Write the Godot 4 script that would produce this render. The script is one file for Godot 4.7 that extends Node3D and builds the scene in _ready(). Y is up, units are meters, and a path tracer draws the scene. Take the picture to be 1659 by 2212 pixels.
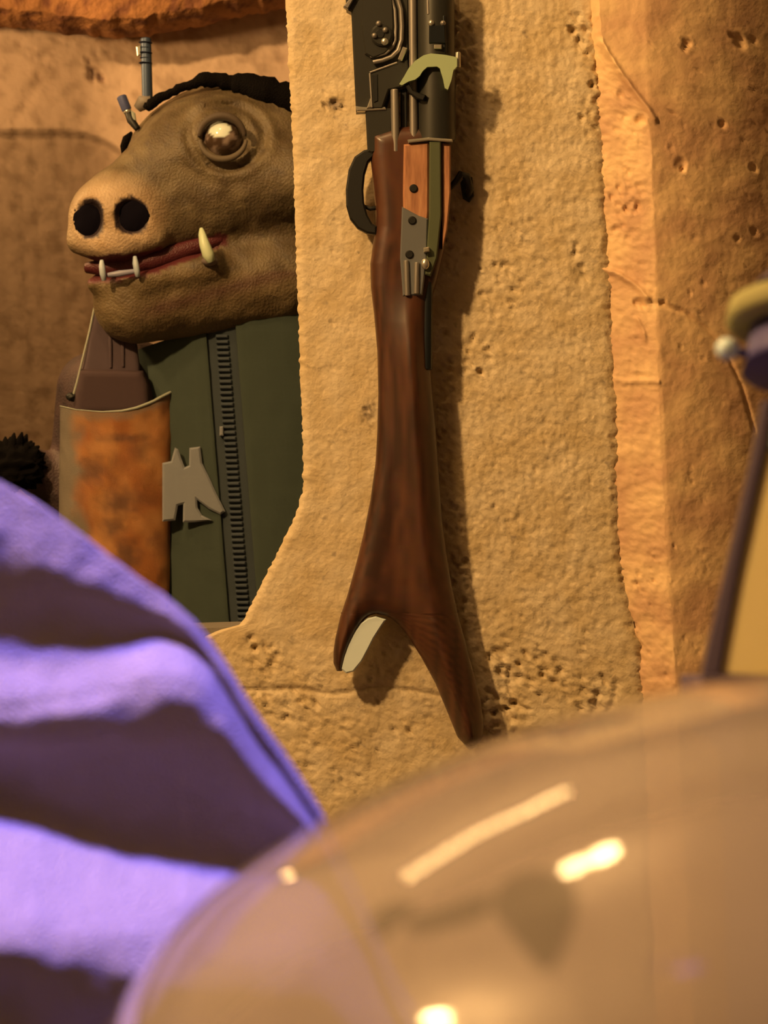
extends Node3D

# ---------------------------------------------------------------- camera frame
const CAM := Vector3(0.0, 1.5, 2.5)
const TY := 0.172
const ROLL := 0.0314
const LIGHT := Vector3(1.0, 0.60, 0.235)      # linear colour of the warm lamps

var M := {}
var used := {}
var ox := 0.0
var oy := 0.0
var sc := 1.0
var lean := 0.0
var rng := RandomNumberGenerator.new()
var n_big := FastNoiseLite.new()
var n_mid := FastNoiseLite.new()
var n_fine := FastNoiseLite.new()

func scale_at(z: float) -> float:
	return (CAM.z - z) * TY / 1106.0

# the point of the place that lies at pixel (px, py) of the photograph on the plane at depth z
func P(px: float, py: float, z: float) -> Vector3:
	var s := scale_at(z)
	var r := Vector3(cos(ROLL), -sin(ROLL), 0)
	var u := Vector3(sin(ROLL), cos(ROLL), 0)
	return Vector3(CAM.x, CAM.y, z) + r * ((px - 829.5) * s) + u * ((1106.0 - py) * s)

# metres inside the current thing, from photograph pixels
func L(px: float, py: float, dz: float) -> Vector3:
	return Vector3((px - ox) * sc, (oy - py) * sc, (dz + lean * (oy - py)) * sc)

func lin(r: float, g: float, b: float) -> Color:
	return Color(r / 255.0, g / 255.0, b / 255.0).srgb_to_linear()

# base colour (linear) of a surface that reads as (r, g, b) in the photograph's warm light
func base(r: float, g: float, b: float, gain := 1.0) -> Color:
	var c := lin(r, g, b)
	return Color(minf(c.r / (LIGHT.x * gain), 0.9), minf(c.g / (LIGHT.y * gain), 0.9), minf(c.b / (LIGHT.z * gain), 0.9))

func numbered(called: String) -> String:
	if not used.has(called):
		used[called] = 0
		return called
	used[called] += 1
	return "%s_%03d" % [called, used[called]]

func thing(called: String, label: String, category: String, px: float, py: float, z: float, group := "") -> Node3D:
	var o := Node3D.new()
	o.name = numbered(called)
	add_child(o)
	o.position = P(px, py, z)
	o.rotation.z = -ROLL
	o.set_meta("label", label)
	o.set_meta("category", category)
	if group:
		o.set_meta("group", group)
	ox = px
	oy = py
	sc = scale_at(z)
	return o

func put(called: String, mesh: Mesh, m: Material, parent: Node = self) -> MeshInstance3D:
	var o := MeshInstance3D.new()
	o.name = called if parent != self else numbered(called)
	o.mesh = mesh
	o.material_override = m
	o.cast_shadow = GeometryInstance3D.SHADOW_CASTING_SETTING_ON
	parent.add_child(o, true)
	return o

func struct(called: String, mesh: Mesh, m: Material, label: String) -> MeshInstance3D:
	var o := put(called, mesh, m)
	o.set_meta("kind", "structure")
	o.set_meta("label", label)
	return o

# ---------------------------------------------------------------- meshes
class Soup:
	var v := PackedVector3Array()
	var c := PackedColorArray()
	var f := PackedInt32Array()
	func tri(a: Vector3, b: Vector3, d: Vector3, hint: Vector3, col := Color.WHITE) -> void:
		var n := (d - a).cross(b - a)
		var i := v.size()
		v.append(a)
		if n.dot(hint) >= 0:
			v.append(b); v.append(d)
		else:
			v.append(d); v.append(b)
		for k in 3:
			c.append(col)
			f.append(i + k)
	func quad(a: Vector3, b: Vector3, d: Vector3, e: Vector3, hint: Vector3, col := Color.WHITE) -> void:
		tri(a, b, d, hint, col)
		tri(a, d, e, hint, col)

func commit(v: PackedVector3Array, f: PackedInt32Array, c := PackedColorArray()) -> ArrayMesh:
	var n := PackedVector3Array()
	n.resize(v.size())
	for i in range(0, f.size(), 3):
		var a := f[i]
		var b := f[i + 1]
		var d := f[i + 2]
		var k := (v[d] - v[a]).cross(v[b] - v[a])
		n[a] += k
		n[b] += k
		n[d] += k
	for i in n.size():
		n[i] = n[i].normalized() if n[i].length_squared() > 0 else Vector3.BACK
	var arr := []
	arr.resize(Mesh.ARRAY_MAX)
	arr[Mesh.ARRAY_VERTEX] = v
	arr[Mesh.ARRAY_NORMAL] = n
	arr[Mesh.ARRAY_INDEX] = f
	if c.size() == v.size():
		arr[Mesh.ARRAY_COLOR] = c
	var m := ArrayMesh.new()
	m.add_surface_from_arrays(Mesh.PRIMITIVE_TRIANGLES, arr)
	return m

func soup_mesh(s: Soup) -> ArrayMesh:
	return commit(s.v, s.f, s.c)

# rows of columns of points -> smooth sheet facing `hint`
func sheet(rows: int, cols: int, v: PackedVector3Array, hint: Vector3, c := PackedColorArray(), wrap := false) -> ArrayMesh:
	return commit(v, sheet_faces(rows, cols, v, hint, wrap), c)

func sheet_faces(rows: int, cols: int, v: PackedVector3Array, hint: Vector3, wrap := false, first := 0) -> PackedInt32Array:
	var f := PackedInt32Array()
	var last := cols if wrap else cols - 1
	var total := Vector3.ZERO
	for r in rows - 1:
		for k in last:
			var a := first + r * cols + k
			var b := first + r * cols + (k + 1) % cols
			var d := a + cols
			var e := b + cols
			f.append_array(PackedInt32Array([a, b, e, a, e, d]))
			if r % 3 == 0 and k % 3 == 0:
				total += (v[e] - v[a]).cross(v[b] - v[a])
	if total.dot(hint) < 0:
		for i in range(0, f.size(), 3):
			var t := f[i]
			f[i] = f[i + 1]
			f[i + 1] = t
	return f

func inset(poly: PackedVector2Array, by: float) -> PackedVector2Array:
	var out := PackedVector2Array()
	var n := poly.size()
	var sgn := 1.0 if Geometry2D.is_polygon_clockwise(poly) else -1.0
	for i in n:
		var a := (poly[i] - poly[(i - 1 + n) % n]).normalized()
		var b := (poly[(i + 1) % n] - poly[i]).normalized()
		var m := (Vector2(a.y, -a.x) + Vector2(b.y, -b.x))
		m = m.normalized() if m.length() > 0.01 else Vector2(a.y, -a.x)
		var k := maxf(0.5, m.dot(Vector2(a.y, -a.x)))
		out.append(poly[i] + m * (by * sgn / k))
	return out

# extruded outline (photograph pixels) from depth z0 to z1 with bevelled front edge
func prism(s: Soup, outline, z0: float, z1: float, bevel := 2.0, col := Color.WHITE) -> void:
	var poly := PackedVector2Array()
	for p in outline:
		poly.append(p if p is Vector2 else Vector2(p[0], p[1]))
	var inner := inset(poly, bevel)
	var area := 0.0
	var area2 := 0.0
	for i in poly.size():
		area += poly[i].cross(poly[(i + 1) % poly.size()])
		area2 += inner[i].cross(inner[(i + 1) % poly.size()])
	if absf(area2) > absf(area):
		inner = inset(poly, -bevel)
	var ti := Geometry2D.triangulate_polygon(inner)
	if ti.is_empty():
		inner = poly
		ti = Geometry2D.triangulate_polygon(poly)
	for i in range(0, ti.size(), 3):
		var a := inner[ti[i]]
		var b := inner[ti[i + 1]]
		var d := inner[ti[i + 2]]
		s.tri(L(a.x, a.y, z1), L(b.x, b.y, z1), L(d.x, d.y, z1), Vector3.BACK, col)
		a = poly[ti[i]]
		b = poly[ti[i + 1]]
		d = poly[ti[i + 2]]
		s.tri(L(a.x, a.y, z0), L(b.x, b.y, z0), L(d.x, d.y, z0), Vector3.FORWARD, col)
	var turn := 1.0 if area > 0 else -1.0
	for i in poly.size():
		var j := (i + 1) % poly.size()
		var e := (poly[j] - poly[i]) * turn
		var out := Vector3(e.y, e.x, 0)
		s.quad(L(poly[i].x, poly[i].y, z0), L(poly[j].x, poly[j].y, z0), L(poly[j].x, poly[j].y, z1 - bevel), L(poly[i].x, poly[i].y, z1 - bevel), out, col)
		s.quad(L(poly[i].x, poly[i].y, z1 - bevel), L(poly[j].x, poly[j].y, z1 - bevel), L(inner[j].x, inner[j].y, z1), L(inner[i].x, inner[i].y, z1), out + Vector3(0, 0, 0.3), col)

func prism_mesh(outline, z0: float, z1: float, bevel := 2.0) -> ArrayMesh:
	var s := Soup.new()
	prism(s, outline, z0, z1, bevel)
	return soup_mesh(s)

func rect(x0: float, y0: float, x1: float, y1: float) -> Array:
	return [Vector2(x0, y0), Vector2(x1, y0), Vector2(x1, y1), Vector2(x0, y1)]

func disc(x: float, y: float, r: float, n := 14) -> Array:
	var a := []
	for i in n:
		a.append(Vector2(x + r * cos(TAU * i / n), y + r * sin(TAU * i / n)))
	return a

# tube through points (metres) with a radius (metres) at each
func tube(points: Array, radii: Array, sides := 14) -> ArrayMesh:
	var v := PackedVector3Array()
	var n := points.size()
	var up := Vector3(0.137, 0.21, 0.97).normalized()
	var rows := 0
	for i in range(-1, n + 1):
		var k := clampi(i, 0, n - 1)
		var dir: Vector3 = (points[mini(k + 1, n - 1)] - points[maxi(k - 1, 0)]).normalized()
		if absf(dir.dot(up)) > 0.98:
			up = Vector3(1, 0, 0)
		var a := dir.cross(up).normalized()
		var b := dir.cross(a).normalized()
		var r: float = radii[k] if i == k else 0.0
		for j in sides:
			var t := TAU * j / sides
			v.append(points[k] + (a * cos(t) + b * sin(t)) * r)
		rows += 1
	var f := sheet_faces(rows, sides, v, Vector3.ZERO, true)
	# make the first full ring face outwards
	var mid: Vector3 = (points[0] + points[1]) / 2
	var i0 := sides
	var nn := Vector3.ZERO
	for t in range(0, f.size(), 3):
		if f[t] >= sides and f[t] < 2 * sides and f[t + 1] >= sides and f[t + 2] >= sides:
			nn = (v[f[t + 2]] - v[f[t]]).cross(v[f[t + 1]] - v[f[t]])
			if nn.length() > 1e-14:
				i0 = t
				break
	if nn.dot(v[f[i0]] + v[f[i0 + 1]] + v[f[i0 + 2]] - 3 * mid) < 0:
		for t in range(0, f.size(), 3):
			var x := f[t]
			f[t] = f[t + 1]
			f[t + 1] = x
	return commit(v, f)

func rod(x0: float, y0: float, x1: float, y1: float, z: float, r: float, sides := 14) -> ArrayMesh:
	var a := L(x0, y0, z)
	var b := L(x1, y1, z)
	var e := (b - a).normalized() * r * sc * 0.25
	return tube([a, a + e, b - e, b], [r * sc * 0.75, r * sc, r * sc, r * sc * 0.75], sides)

func ball(c: Vector3, r: Vector3, lumps := 0.0, freq := 1.0, rings := 20, sides := 28) -> ArrayMesh:
	var v := PackedVector3Array()
	for i in rings + 1:
		var t := PI * i / rings
		for j in sides:
			var q := TAU * j / sides
			var d := Vector3(sin(t) * cos(q), cos(t), sin(t) * sin(q))
			var k := 1.0 + lumps * n_mid.get_noise_3dv(d * 60.0 * freq)
			v.append(c + d * r * k)
	var f := sheet_faces(rings + 1, sides, v, Vector3.ZERO, true)
	var t0 := (rings / 2) * sides * 6
	var nn := (v[f[t0 + 2]] - v[f[t0]]).cross(v[f[t0 + 1]] - v[f[t0]])
	if nn.dot(v[f[t0]] - c) < 0:
		for t in range(0, f.size(), 3):
			var x := f[t]
			f[t] = f[t + 1]
			f[t + 1] = x
	return commit(v, f)

func box_mesh(lo: Vector3, hi: Vector3) -> ArrayMesh:
	var s := Soup.new()
	var p := func(i): return Vector3(hi.x if i & 1 else lo.x, hi.y if i & 2 else lo.y, hi.z if i & 4 else lo.z)
	s.quad(p.call(0), p.call(1), p.call(3), p.call(2), Vector3.FORWARD)
	s.quad(p.call(4), p.call(5), p.call(7), p.call(6), Vector3.BACK)
	s.quad(p.call(0), p.call(2), p.call(6), p.call(4), Vector3.LEFT)
	s.quad(p.call(1), p.call(3), p.call(7), p.call(5), Vector3.RIGHT)
	s.quad(p.call(0), p.call(1), p.call(5), p.call(4), Vector3.DOWN)
	s.quad(p.call(2), p.call(3), p.call(7), p.call(6), Vector3.UP)
	return soup_mesh(s)

func poly_dist(x: float, y: float, poly: Array) -> float:
	var best := 1e9
	var n := poly.size()
	var p := Vector2(x, y)
	for i in n:
		var a: Vector2 = poly[i]
		var b: Vector2 = poly[(i + 1) % n]
		var ab := b - a
		var t := clampf((p - a).dot(ab) / ab.length_squared(), 0, 1)
		best = minf(best, p.distance_squared_to(a + ab * t))
	return sqrt(best)

# a rounded solid over an outline: thickness grows from its edge, a ridge line may stand proud
func pillow(poly: Array, zc: float, high: float, w: float, step := 4.0, ridge := [], ridge_high := 0.0, ridge_w := 30.0, stained := false) -> ArrayMesh:
	var v := PackedVector3Array()
	var cc := PackedColorArray()
	var f := PackedInt32Array()
	var top := 1e9
	var bottom := -1e9
	for p in poly:
		top = minf(top, p.y)
		bottom = maxf(bottom, p.y)
	var K := 22
	var before := []
	var y := top + 0.05
	while y <= bottom:
		var xs := []
		for i in poly.size():
			var a: Vector2 = poly[i]
			var b: Vector2 = poly[(i + 1) % poly.size()]
			if (a.y <= y) != (b.y <= y):
				xs.append(a.x + (b.x - a.x) * (y - a.y) / (b.y - a.y))
		xs.sort()
		var rowsets := []
		for q in range(0, xs.size() - 1, 2):
			var start := v.size()
			for side in 2:
				for k in K:
					var u := 0.5 - 0.5 * cos(PI * k / (K - 1))
					var x: float = lerpf(xs[q], xs[q + 1], u)
					var d := 0.0 if k == 0 or k == K - 1 else poly_dist(x, y, poly)
					var t := 1.0 - minf(d / w, 1.0)
					var z := high * sqrt(maxf(0.0, 1.0 - t * t))
					if ridge.size() and side == 0:
						var xr := along(ridge, y)
						z += ridge_high * smoothstep(560.0, 800.0, y) * maxf(0.0, 1.0 - absf(x - xr) / ridge_w) * minf(1.0, d / w)
					v.append(L(x, y, zc + (z if side == 0 else -z)))
					if stained:
						cc.append(stain(x, y))
			rowsets.append([start, xs[q], xs[q + 1]])
		if before.size() and before.size() != rowsets.size():
			before = []
			for r in rowsets:
				var start := v.size()
				for side in 2:
					for k in K:
						var x: float = lerpf(r[1], r[2], 0.5 - 0.5 * cos(PI * k / (K - 1)))
						var t := 1.0 - minf(poly_dist(x, y - step, poly) / w, 1.0)
						var z := high * sqrt(maxf(0.0, 1.0 - t * t))
						if ridge.size() and side == 0:
							z += ridge_high * maxf(0.0, 1.0 - absf(x - along(ridge, y - step)) / ridge_w) * minf(1.0, poly_dist(x, y - step, poly) / w)
						v.append(L(x, y - step, zc + (z if side == 0 else -z)))
						if stained:
							cc.append(stain(x, y - step))
				before.append([start, r[1], r[2]])
		for r in rowsets:
			for o in before:
				if minf(r[2], o[2]) > maxf(r[1], o[1]):
					for side in 2:
						for k in K - 1:
							var a: int = o[0] + side * K + k
							var b: int = a + 1
							var d: int = r[0] + side * K + k
							var e: int = d + 1
							f.append_array(PackedInt32Array([a, b, e, a, e, d] if side == 0 else [b, a, e, e, a, d]))
		before = rowsets
		y += step
	return commit(v, f, cc)

# x of a line of [y, x] pairs at y
func along(line: Array, y: float) -> float:
	if y <= line[0][0]:
		return line[0][1]
	for i in line.size() - 1:
		if y <= line[i + 1][0]:
			return lerpf(line[i][1], line[i + 1][1], (y - line[i][0]) / (line[i + 1][0] - line[i][0]))
	return line[-1][1]

# ---------------------------------------------------------------- materials
func noise_tex(freq: float, size: int, kind := FastNoiseLite.TYPE_SIMPLEX_SMOOTH, octaves := 4, seed := 1, ramp = null) -> NoiseTexture2D:
	var n := FastNoiseLite.new()
	n.noise_type = kind
	n.frequency = freq
	n.fractal_octaves = octaves
	n.seed = seed
	var t := NoiseTexture2D.new()
	t.width = size
	t.height = size
	t.seamless = true
	t.noise = n
	if ramp:
		var g := Gradient.new()
		g.offsets = PackedFloat32Array(ramp[0])
		g.colors = PackedColorArray(ramp[1])
		t.color_ramp = g
	return t

func mat(c: Color, rough: float, metal := 0.0, vertex := false) -> StandardMaterial3D:
	var m := StandardMaterial3D.new()
	m.albedo_color = c.linear_to_srgb()
	m.roughness = rough
	m.metallic = metal
	m.vertex_color_use_as_albedo = vertex
	m.cull_mode = BaseMaterial3D.CULL_DISABLED
	return m

func bumpy(m: StandardMaterial3D, t: Texture2D, per_metre: float, cm: float) -> StandardMaterial3D:
	m.heightmap_enabled = true
	m.heightmap_texture = t
	m.heightmap_scale = cm
	m.uv1_triplanar = true
	m.uv1_world_triplanar = true
	m.uv1_triplanar_sharpness = 6.0
	m.uv1_scale = Vector3.ONE * per_metre
	return m

func make_materials() -> void:
	var grit := noise_tex(0.03, 512, FastNoiseLite.TYPE_SIMPLEX_SMOOTH, 5, 3)
	var weave := noise_tex(0.12, 256, FastNoiseLite.TYPE_SIMPLEX, 2, 5)
	M.stucco = bumpy(mat(Color.WHITE, 0.62, 0.0, true), grit, 11.0, 0.045)
	M.smooth_plaster = bumpy(mat(Color.WHITE, 0.7, 0.0, true), grit, 9.0, 0.03)
	M.room = bumpy(mat(base(125, 92, 52), 0.9), grit, 6.0, 0.1)
	M.floor = bumpy(mat(base(120, 85, 50), 0.7), grit, 4.0, 0.1)
	M.lip = bumpy(mat(Color.WHITE, 0.85, 0.0, true), grit, 9.0, 0.12)
	M.skin = bumpy(mat(Color.WHITE, 0.55, 0.0, true), grit, 20.0, 0.06)
	M.vest = bumpy(mat(base(62, 57, 30, 0.95), 0.85), weave, 60.0, 0.03)
	M.tape = bumpy(mat(base(58, 52, 34, 0.95), 0.85), weave, 60.0, 0.03)
	M.tooth = mat(base(60, 54, 38, 0.95), 0.6)
	M.orange = bumpy(mat(Color.WHITE, 0.8, 0.0, true), weave, 40.0, 0.04)
	M.trim = bumpy(mat(base(165, 135, 80, 0.95), 0.85), weave, 60.0, 0.03)
	M.strap = bumpy(mat(base(88, 57, 38, 0.95), 0.9), weave, 60.0, 0.03)
	M.pouch = bumpy(mat(base(72, 42, 26, 0.95), 0.9), weave, 60.0, 0.03)
	M.emblem = bumpy(mat(base(140, 115, 78, 0.95), 0.6), weave, 90.0, 0.03)
	M.black = bumpy(mat(Color(0.008, 0.007, 0.007), 0.8), weave, 80.0, 0.05)
	M.hide = bumpy(mat(Color(0.006, 0.005, 0.005), 0.7), grit, 30.0, 0.1)
	M.nostril = mat(Color(0.006, 0.005, 0.009), 0.9)
	for k in ["black", "hide", "nostril"]:
		M[k].metallic_specular = 0.12
	M.gum = bumpy(mat(base(84, 26, 16, 0.95), 0.45), grit, 30.0, 0.05)
	M.bone = mat(base(205, 175, 95, 0.95), 0.4)
	M.ivory = mat(base(175, 150, 105, 0.95), 0.4)
	M.eye = mat(Color.WHITE, 0.12, 0.0, true)
	M.rod = mat(base(70, 66, 54, 0.95), 0.45, 0.4)
	M.rod_dark = mat(base(72, 62, 60, 0.95), 0.5, 0.2)
	M.steel = mat(Color(0.042, 0.042, 0.036), 0.40, 0.45)
	M.steel_black = mat(Color(0.012, 0.012, 0.011), 0.5, 0.3)
	M.steel_grey = mat(Color(0.26, 0.24, 0.22), 0.42, 0.55)
	M.steel_blue = mat(Color(0.025, 0.03, 0.035), 0.3, 0.6)
	M.bright = mat(Color(0.62, 0.60, 0.52), 0.28, 0.8)
	M.olive = mat(base(158, 140, 70, 0.9), 0.45, 0.2)
	M.rail = mat(base(78, 66, 28, 0.8), 0.45, 0.3)
	M.plate = mat(base(218, 206, 138, 0.9), 0.35, 0.15)
	M.wood = mat(Color.WHITE, 0.42, 0.0, true)
	M.wood.metallic_specular = 0.35
	M.wood.clearcoat_enabled = true
	M.wood.clearcoat = 0.55
	M.wood.clearcoat_roughness = 0.3
	M.wood_light = mat(Color(1, 1, 1), 0.5)
	M.wood_light.albedo_texture = noise_tex(0.012, 512, FastNoiseLite.TYPE_SIMPLEX_SMOOTH, 5, 9, [[0.0, 0.5, 1.0], [Color(0.54, 0.36, 0.25), Color(0.66, 0.46, 0.33), Color(0.74, 0.55, 0.40)]])
	M.wood_light.uv1_triplanar = true
	M.wood_light.uv1_scale = Vector3(30, 4, 30)
	M.cloth = bumpy(mat(Color(0.38, 0.33, 0.34), 0.95), weave, 18.0, 0.12)
	M.cloth.rim_enabled = true
	M.cloth.rim = 0.4
	M.glass = mat(Color(0.54, 0.45, 0.44), 0.03)
	M.glass.albedo_color.a = 0.46
	M.glass.transparency = BaseMaterial3D.TRANSPARENCY_ALPHA
	M.liner = mat(Color(0.52, 0.43, 0.38), 0.5)
	M.liner.albedo_color.a = 0.30
	M.liner.transparency = BaseMaterial3D.TRANSPARENCY_ALPHA
	M.dark_reflection = mat(Color(0.10, 0.09, 0.07), 0.8)
	M.dark_reflection.albedo_color.a = 0.38
	M.dark_reflection.transparency = BaseMaterial3D.TRANSPARENCY_ALPHA
	M.plinth = mat(base(85, 55, 45, 0.8), 0.7)
	M.counter = mat(base(110, 80, 50, 0.8), 0.6)
	M.frame = mat(base(70, 42, 36, 0.95), 0.6)
	M.amber = mat(base(225, 165, 74, 1.0), 0.4)
	M.greenish = mat(base(130, 112, 70, 0.95), 0.6)
	M.moss = mat(base(150, 115, 45, 0.95), 0.8)
	M.violet_dark = mat(base(80, 58, 62, 0.95), 0.6)
	M.pearl = mat(base(215, 190, 150, 1.0), 0.3)
	M.fitting = mat(Color(0.05, 0.05, 0.05), 0.5, 0.3)

func glow(c: Vector3, e: float) -> StandardMaterial3D:
	var m := mat(Color(0.9, 0.85, 0.7), 0.5)
	m.emission_enabled = true
	m.emission = Color(c.x, c.y, c.z).linear_to_srgb()
	m.emission_energy_multiplier = e
	return m

# ---------------------------------------------------------------- lamps
func globe_lamp(label: String, at: Vector3, r: float, energy: float, look: float, color := LIGHT, ceiling := 3.0) -> void:
	var o := Node3D.new()
	o.name = numbered("globe_lamp")
	add_child(o)
	o.position = Vector3(at.x, ceiling, at.z)
	o.set_meta("label", label)
	o.set_meta("category", "lamp")
	o.set_meta("group", "hanging globe lamps of the room")
	var drop := ceiling - at.y
	put("cord", tube([Vector3(0, -0.004, 0), Vector3(0, -drop + r + 0.03, 0)], [0.004, 0.004], 8), M.fitting, o)
	put("holder", tube([Vector3(0, -drop + r + 0.04, 0), Vector3(0, -drop + r * 0.97, 0)], [r * 0.25, r * 0.3], 12), M.fitting, o)
	put("lamp_globe", ball(Vector3(0, -drop, 0), Vector3.ONE * r), glow(color, look), o)
	var l := OmniLight3D.new()
	l.name = "light"
	l.light_color = Color(color.x, color.y, color.z).linear_to_srgb()
	l.light_energy = energy
	l.light_size = r
	l.omni_range = 12.0
	l.omni_attenuation = 2.0
	l.shadow_enabled = true
	l.position = Vector3(0, -drop, 0)
	o.add_child(l)

func tube_lamp() -> void:
	var o := Node3D.new()
	o.name = "wall_tube_lamp"
	add_child(o)
	o.position = Vector3(-0.45, 2.66, 0.0)
	o.set_meta("label", "warm tube lamp on the plaster wall above the opening")
	o.set_meta("category", "lamp")
	put("bracket", box_mesh(Vector3(-0.20, 0.012, -0.004), Vector3(0.20, 0.022, 0.08)), M.fitting, o)
	put("lamp_tube", tube([Vector3(-0.21, 0, 0.08), Vector3(-0.205, 0, 0.08), Vector3(0.205, -0.03, 0.08), Vector3(0.21, -0.03, 0.08)], [0.006, 0.011, 0.011, 0.006], 12), glow(LIGHT, 14.0), o)
	var l := AreaLight3D.new()
	l.name = "light"
	l.light_color = Color(LIGHT.x, LIGHT.y, LIGHT.z).linear_to_srgb()
	l.light_energy = 0.06
	l.area_size = Vector2(0.4, 0.02)
	
	l.shadow_enabled = true
	o.add_child(l)
	l.position = Vector3(0, -0.045, 0.08)
	l.rotation.x = -PI / 2

# ---------------------------------------------------------------- plaster relief
var pit_bins := {}
func add_pit(x: float, y: float, r: float, d: float) -> void:
	for i in range(int(floor((x - r * 1.6) / 48.0)), int(floor((x + r * 1.6) / 48.0)) + 1):
		for j in range(int(floor((y - r * 1.6) / 48.0)), int(floor((y + r * 1.6) / 48.0)) + 1):
			var k := Vector2i(i, j)
			if not pit_bins.has(k):
				pit_bins[k] = []
			pit_bins[k].append([x, y, r, d, rng.randf() * TAU, rng.randf_range(0.45, 1.0)])

func cluster(x: float, y: float, rx: float, ry: float, count: int, r0: float, r1: float, depth: float) -> void:
	for i in count:
		var a := rng.randf() * TAU
		var q := sqrt(rng.randf())
		var r := rng.randf_range(r0, r1)
		add_pit(x + cos(a) * q * rx, y + sin(a) * q * ry, r, depth * rng.randf_range(0.5, 1.2))

func pits_at(x: float, y: float) -> float:
	var h := 0.0
	var bin = pit_bins.get(Vector2i(int(floor(x / 48.0)), int(floor(y / 48.0))))
	if bin == null:
		return 0.0
	for p in bin:
		var dx: float = x - p[0]
		var dy: float = y - p[1]
		var ca := cos(p[4])
		var sa := sin(p[4])
		var u: float = (dx * ca + dy * sa) / p[2]
		var w: float = (-dx * sa + dy * ca) / (p[2] * p[5])
		var q := sqrt(u * u + w * w)
		if q < 1.0:
			h -= p[3] * (1.0 - q * q)
		elif q < 1.5:
			h += p[3] * 0.16 * (1.0 - absf(q - 1.22) / 0.28) if absf(q - 1.22) < 0.28 else 0.0
	return h

func seg_groove(x: float, y: float, line: Array, w: float) -> float:
	var best := 1e9
	var p := Vector2(x, y)
	for i in line.size() - 1:
		var a: Vector2 = line[i]
		var b: Vector2 = line[i + 1]
		var ab := b - a
		var t := clampf((p - a).dot(ab) / ab.length_squared(), 0, 1)
		best = minf(best, p.distance_squared_to(a + ab * t))
	return exp(-best / (w * w))

const EDGE_LEFT := [[-400, 612], [0, 616], [150, 624], [300, 631], [450, 636], [600, 641], [800, 648], [900, 652], [1050, 655], [1110, 640], [1190, 600], [1270, 560], [1350, 520], [1362, 470], [1376, 440], [6000, 440]]
const EDGE_RIGHT := [[-400, 1268], [0, 1287], [150, 1297], [300, 1301], [450, 1309], [600, 1318], [750, 1325], [900, 1334], [1100, 1336], [1180, 1340], [1260, 1352], [1330, 1366], [1400, 1386], [1500, 1392], [1700, 1402], [6000, 1560]]
const BAND_RIGHT := [[-400, 1268], [0, 1287], [95, 1299], [250, 1396], [300, 1402], [500, 1410], [900, 1421], [1200, 1436], [1450, 1456], [6000, 1700]]

func wall_rows() -> Array:
	var rows := []
	var y := -620.0
	while y < 5100.0:
		rows.append(y)
		y += 5.0 if y > -30 and y < 1790 else (40.0 if y > -130 and y < 2300 else 160.0)
	return rows

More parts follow.
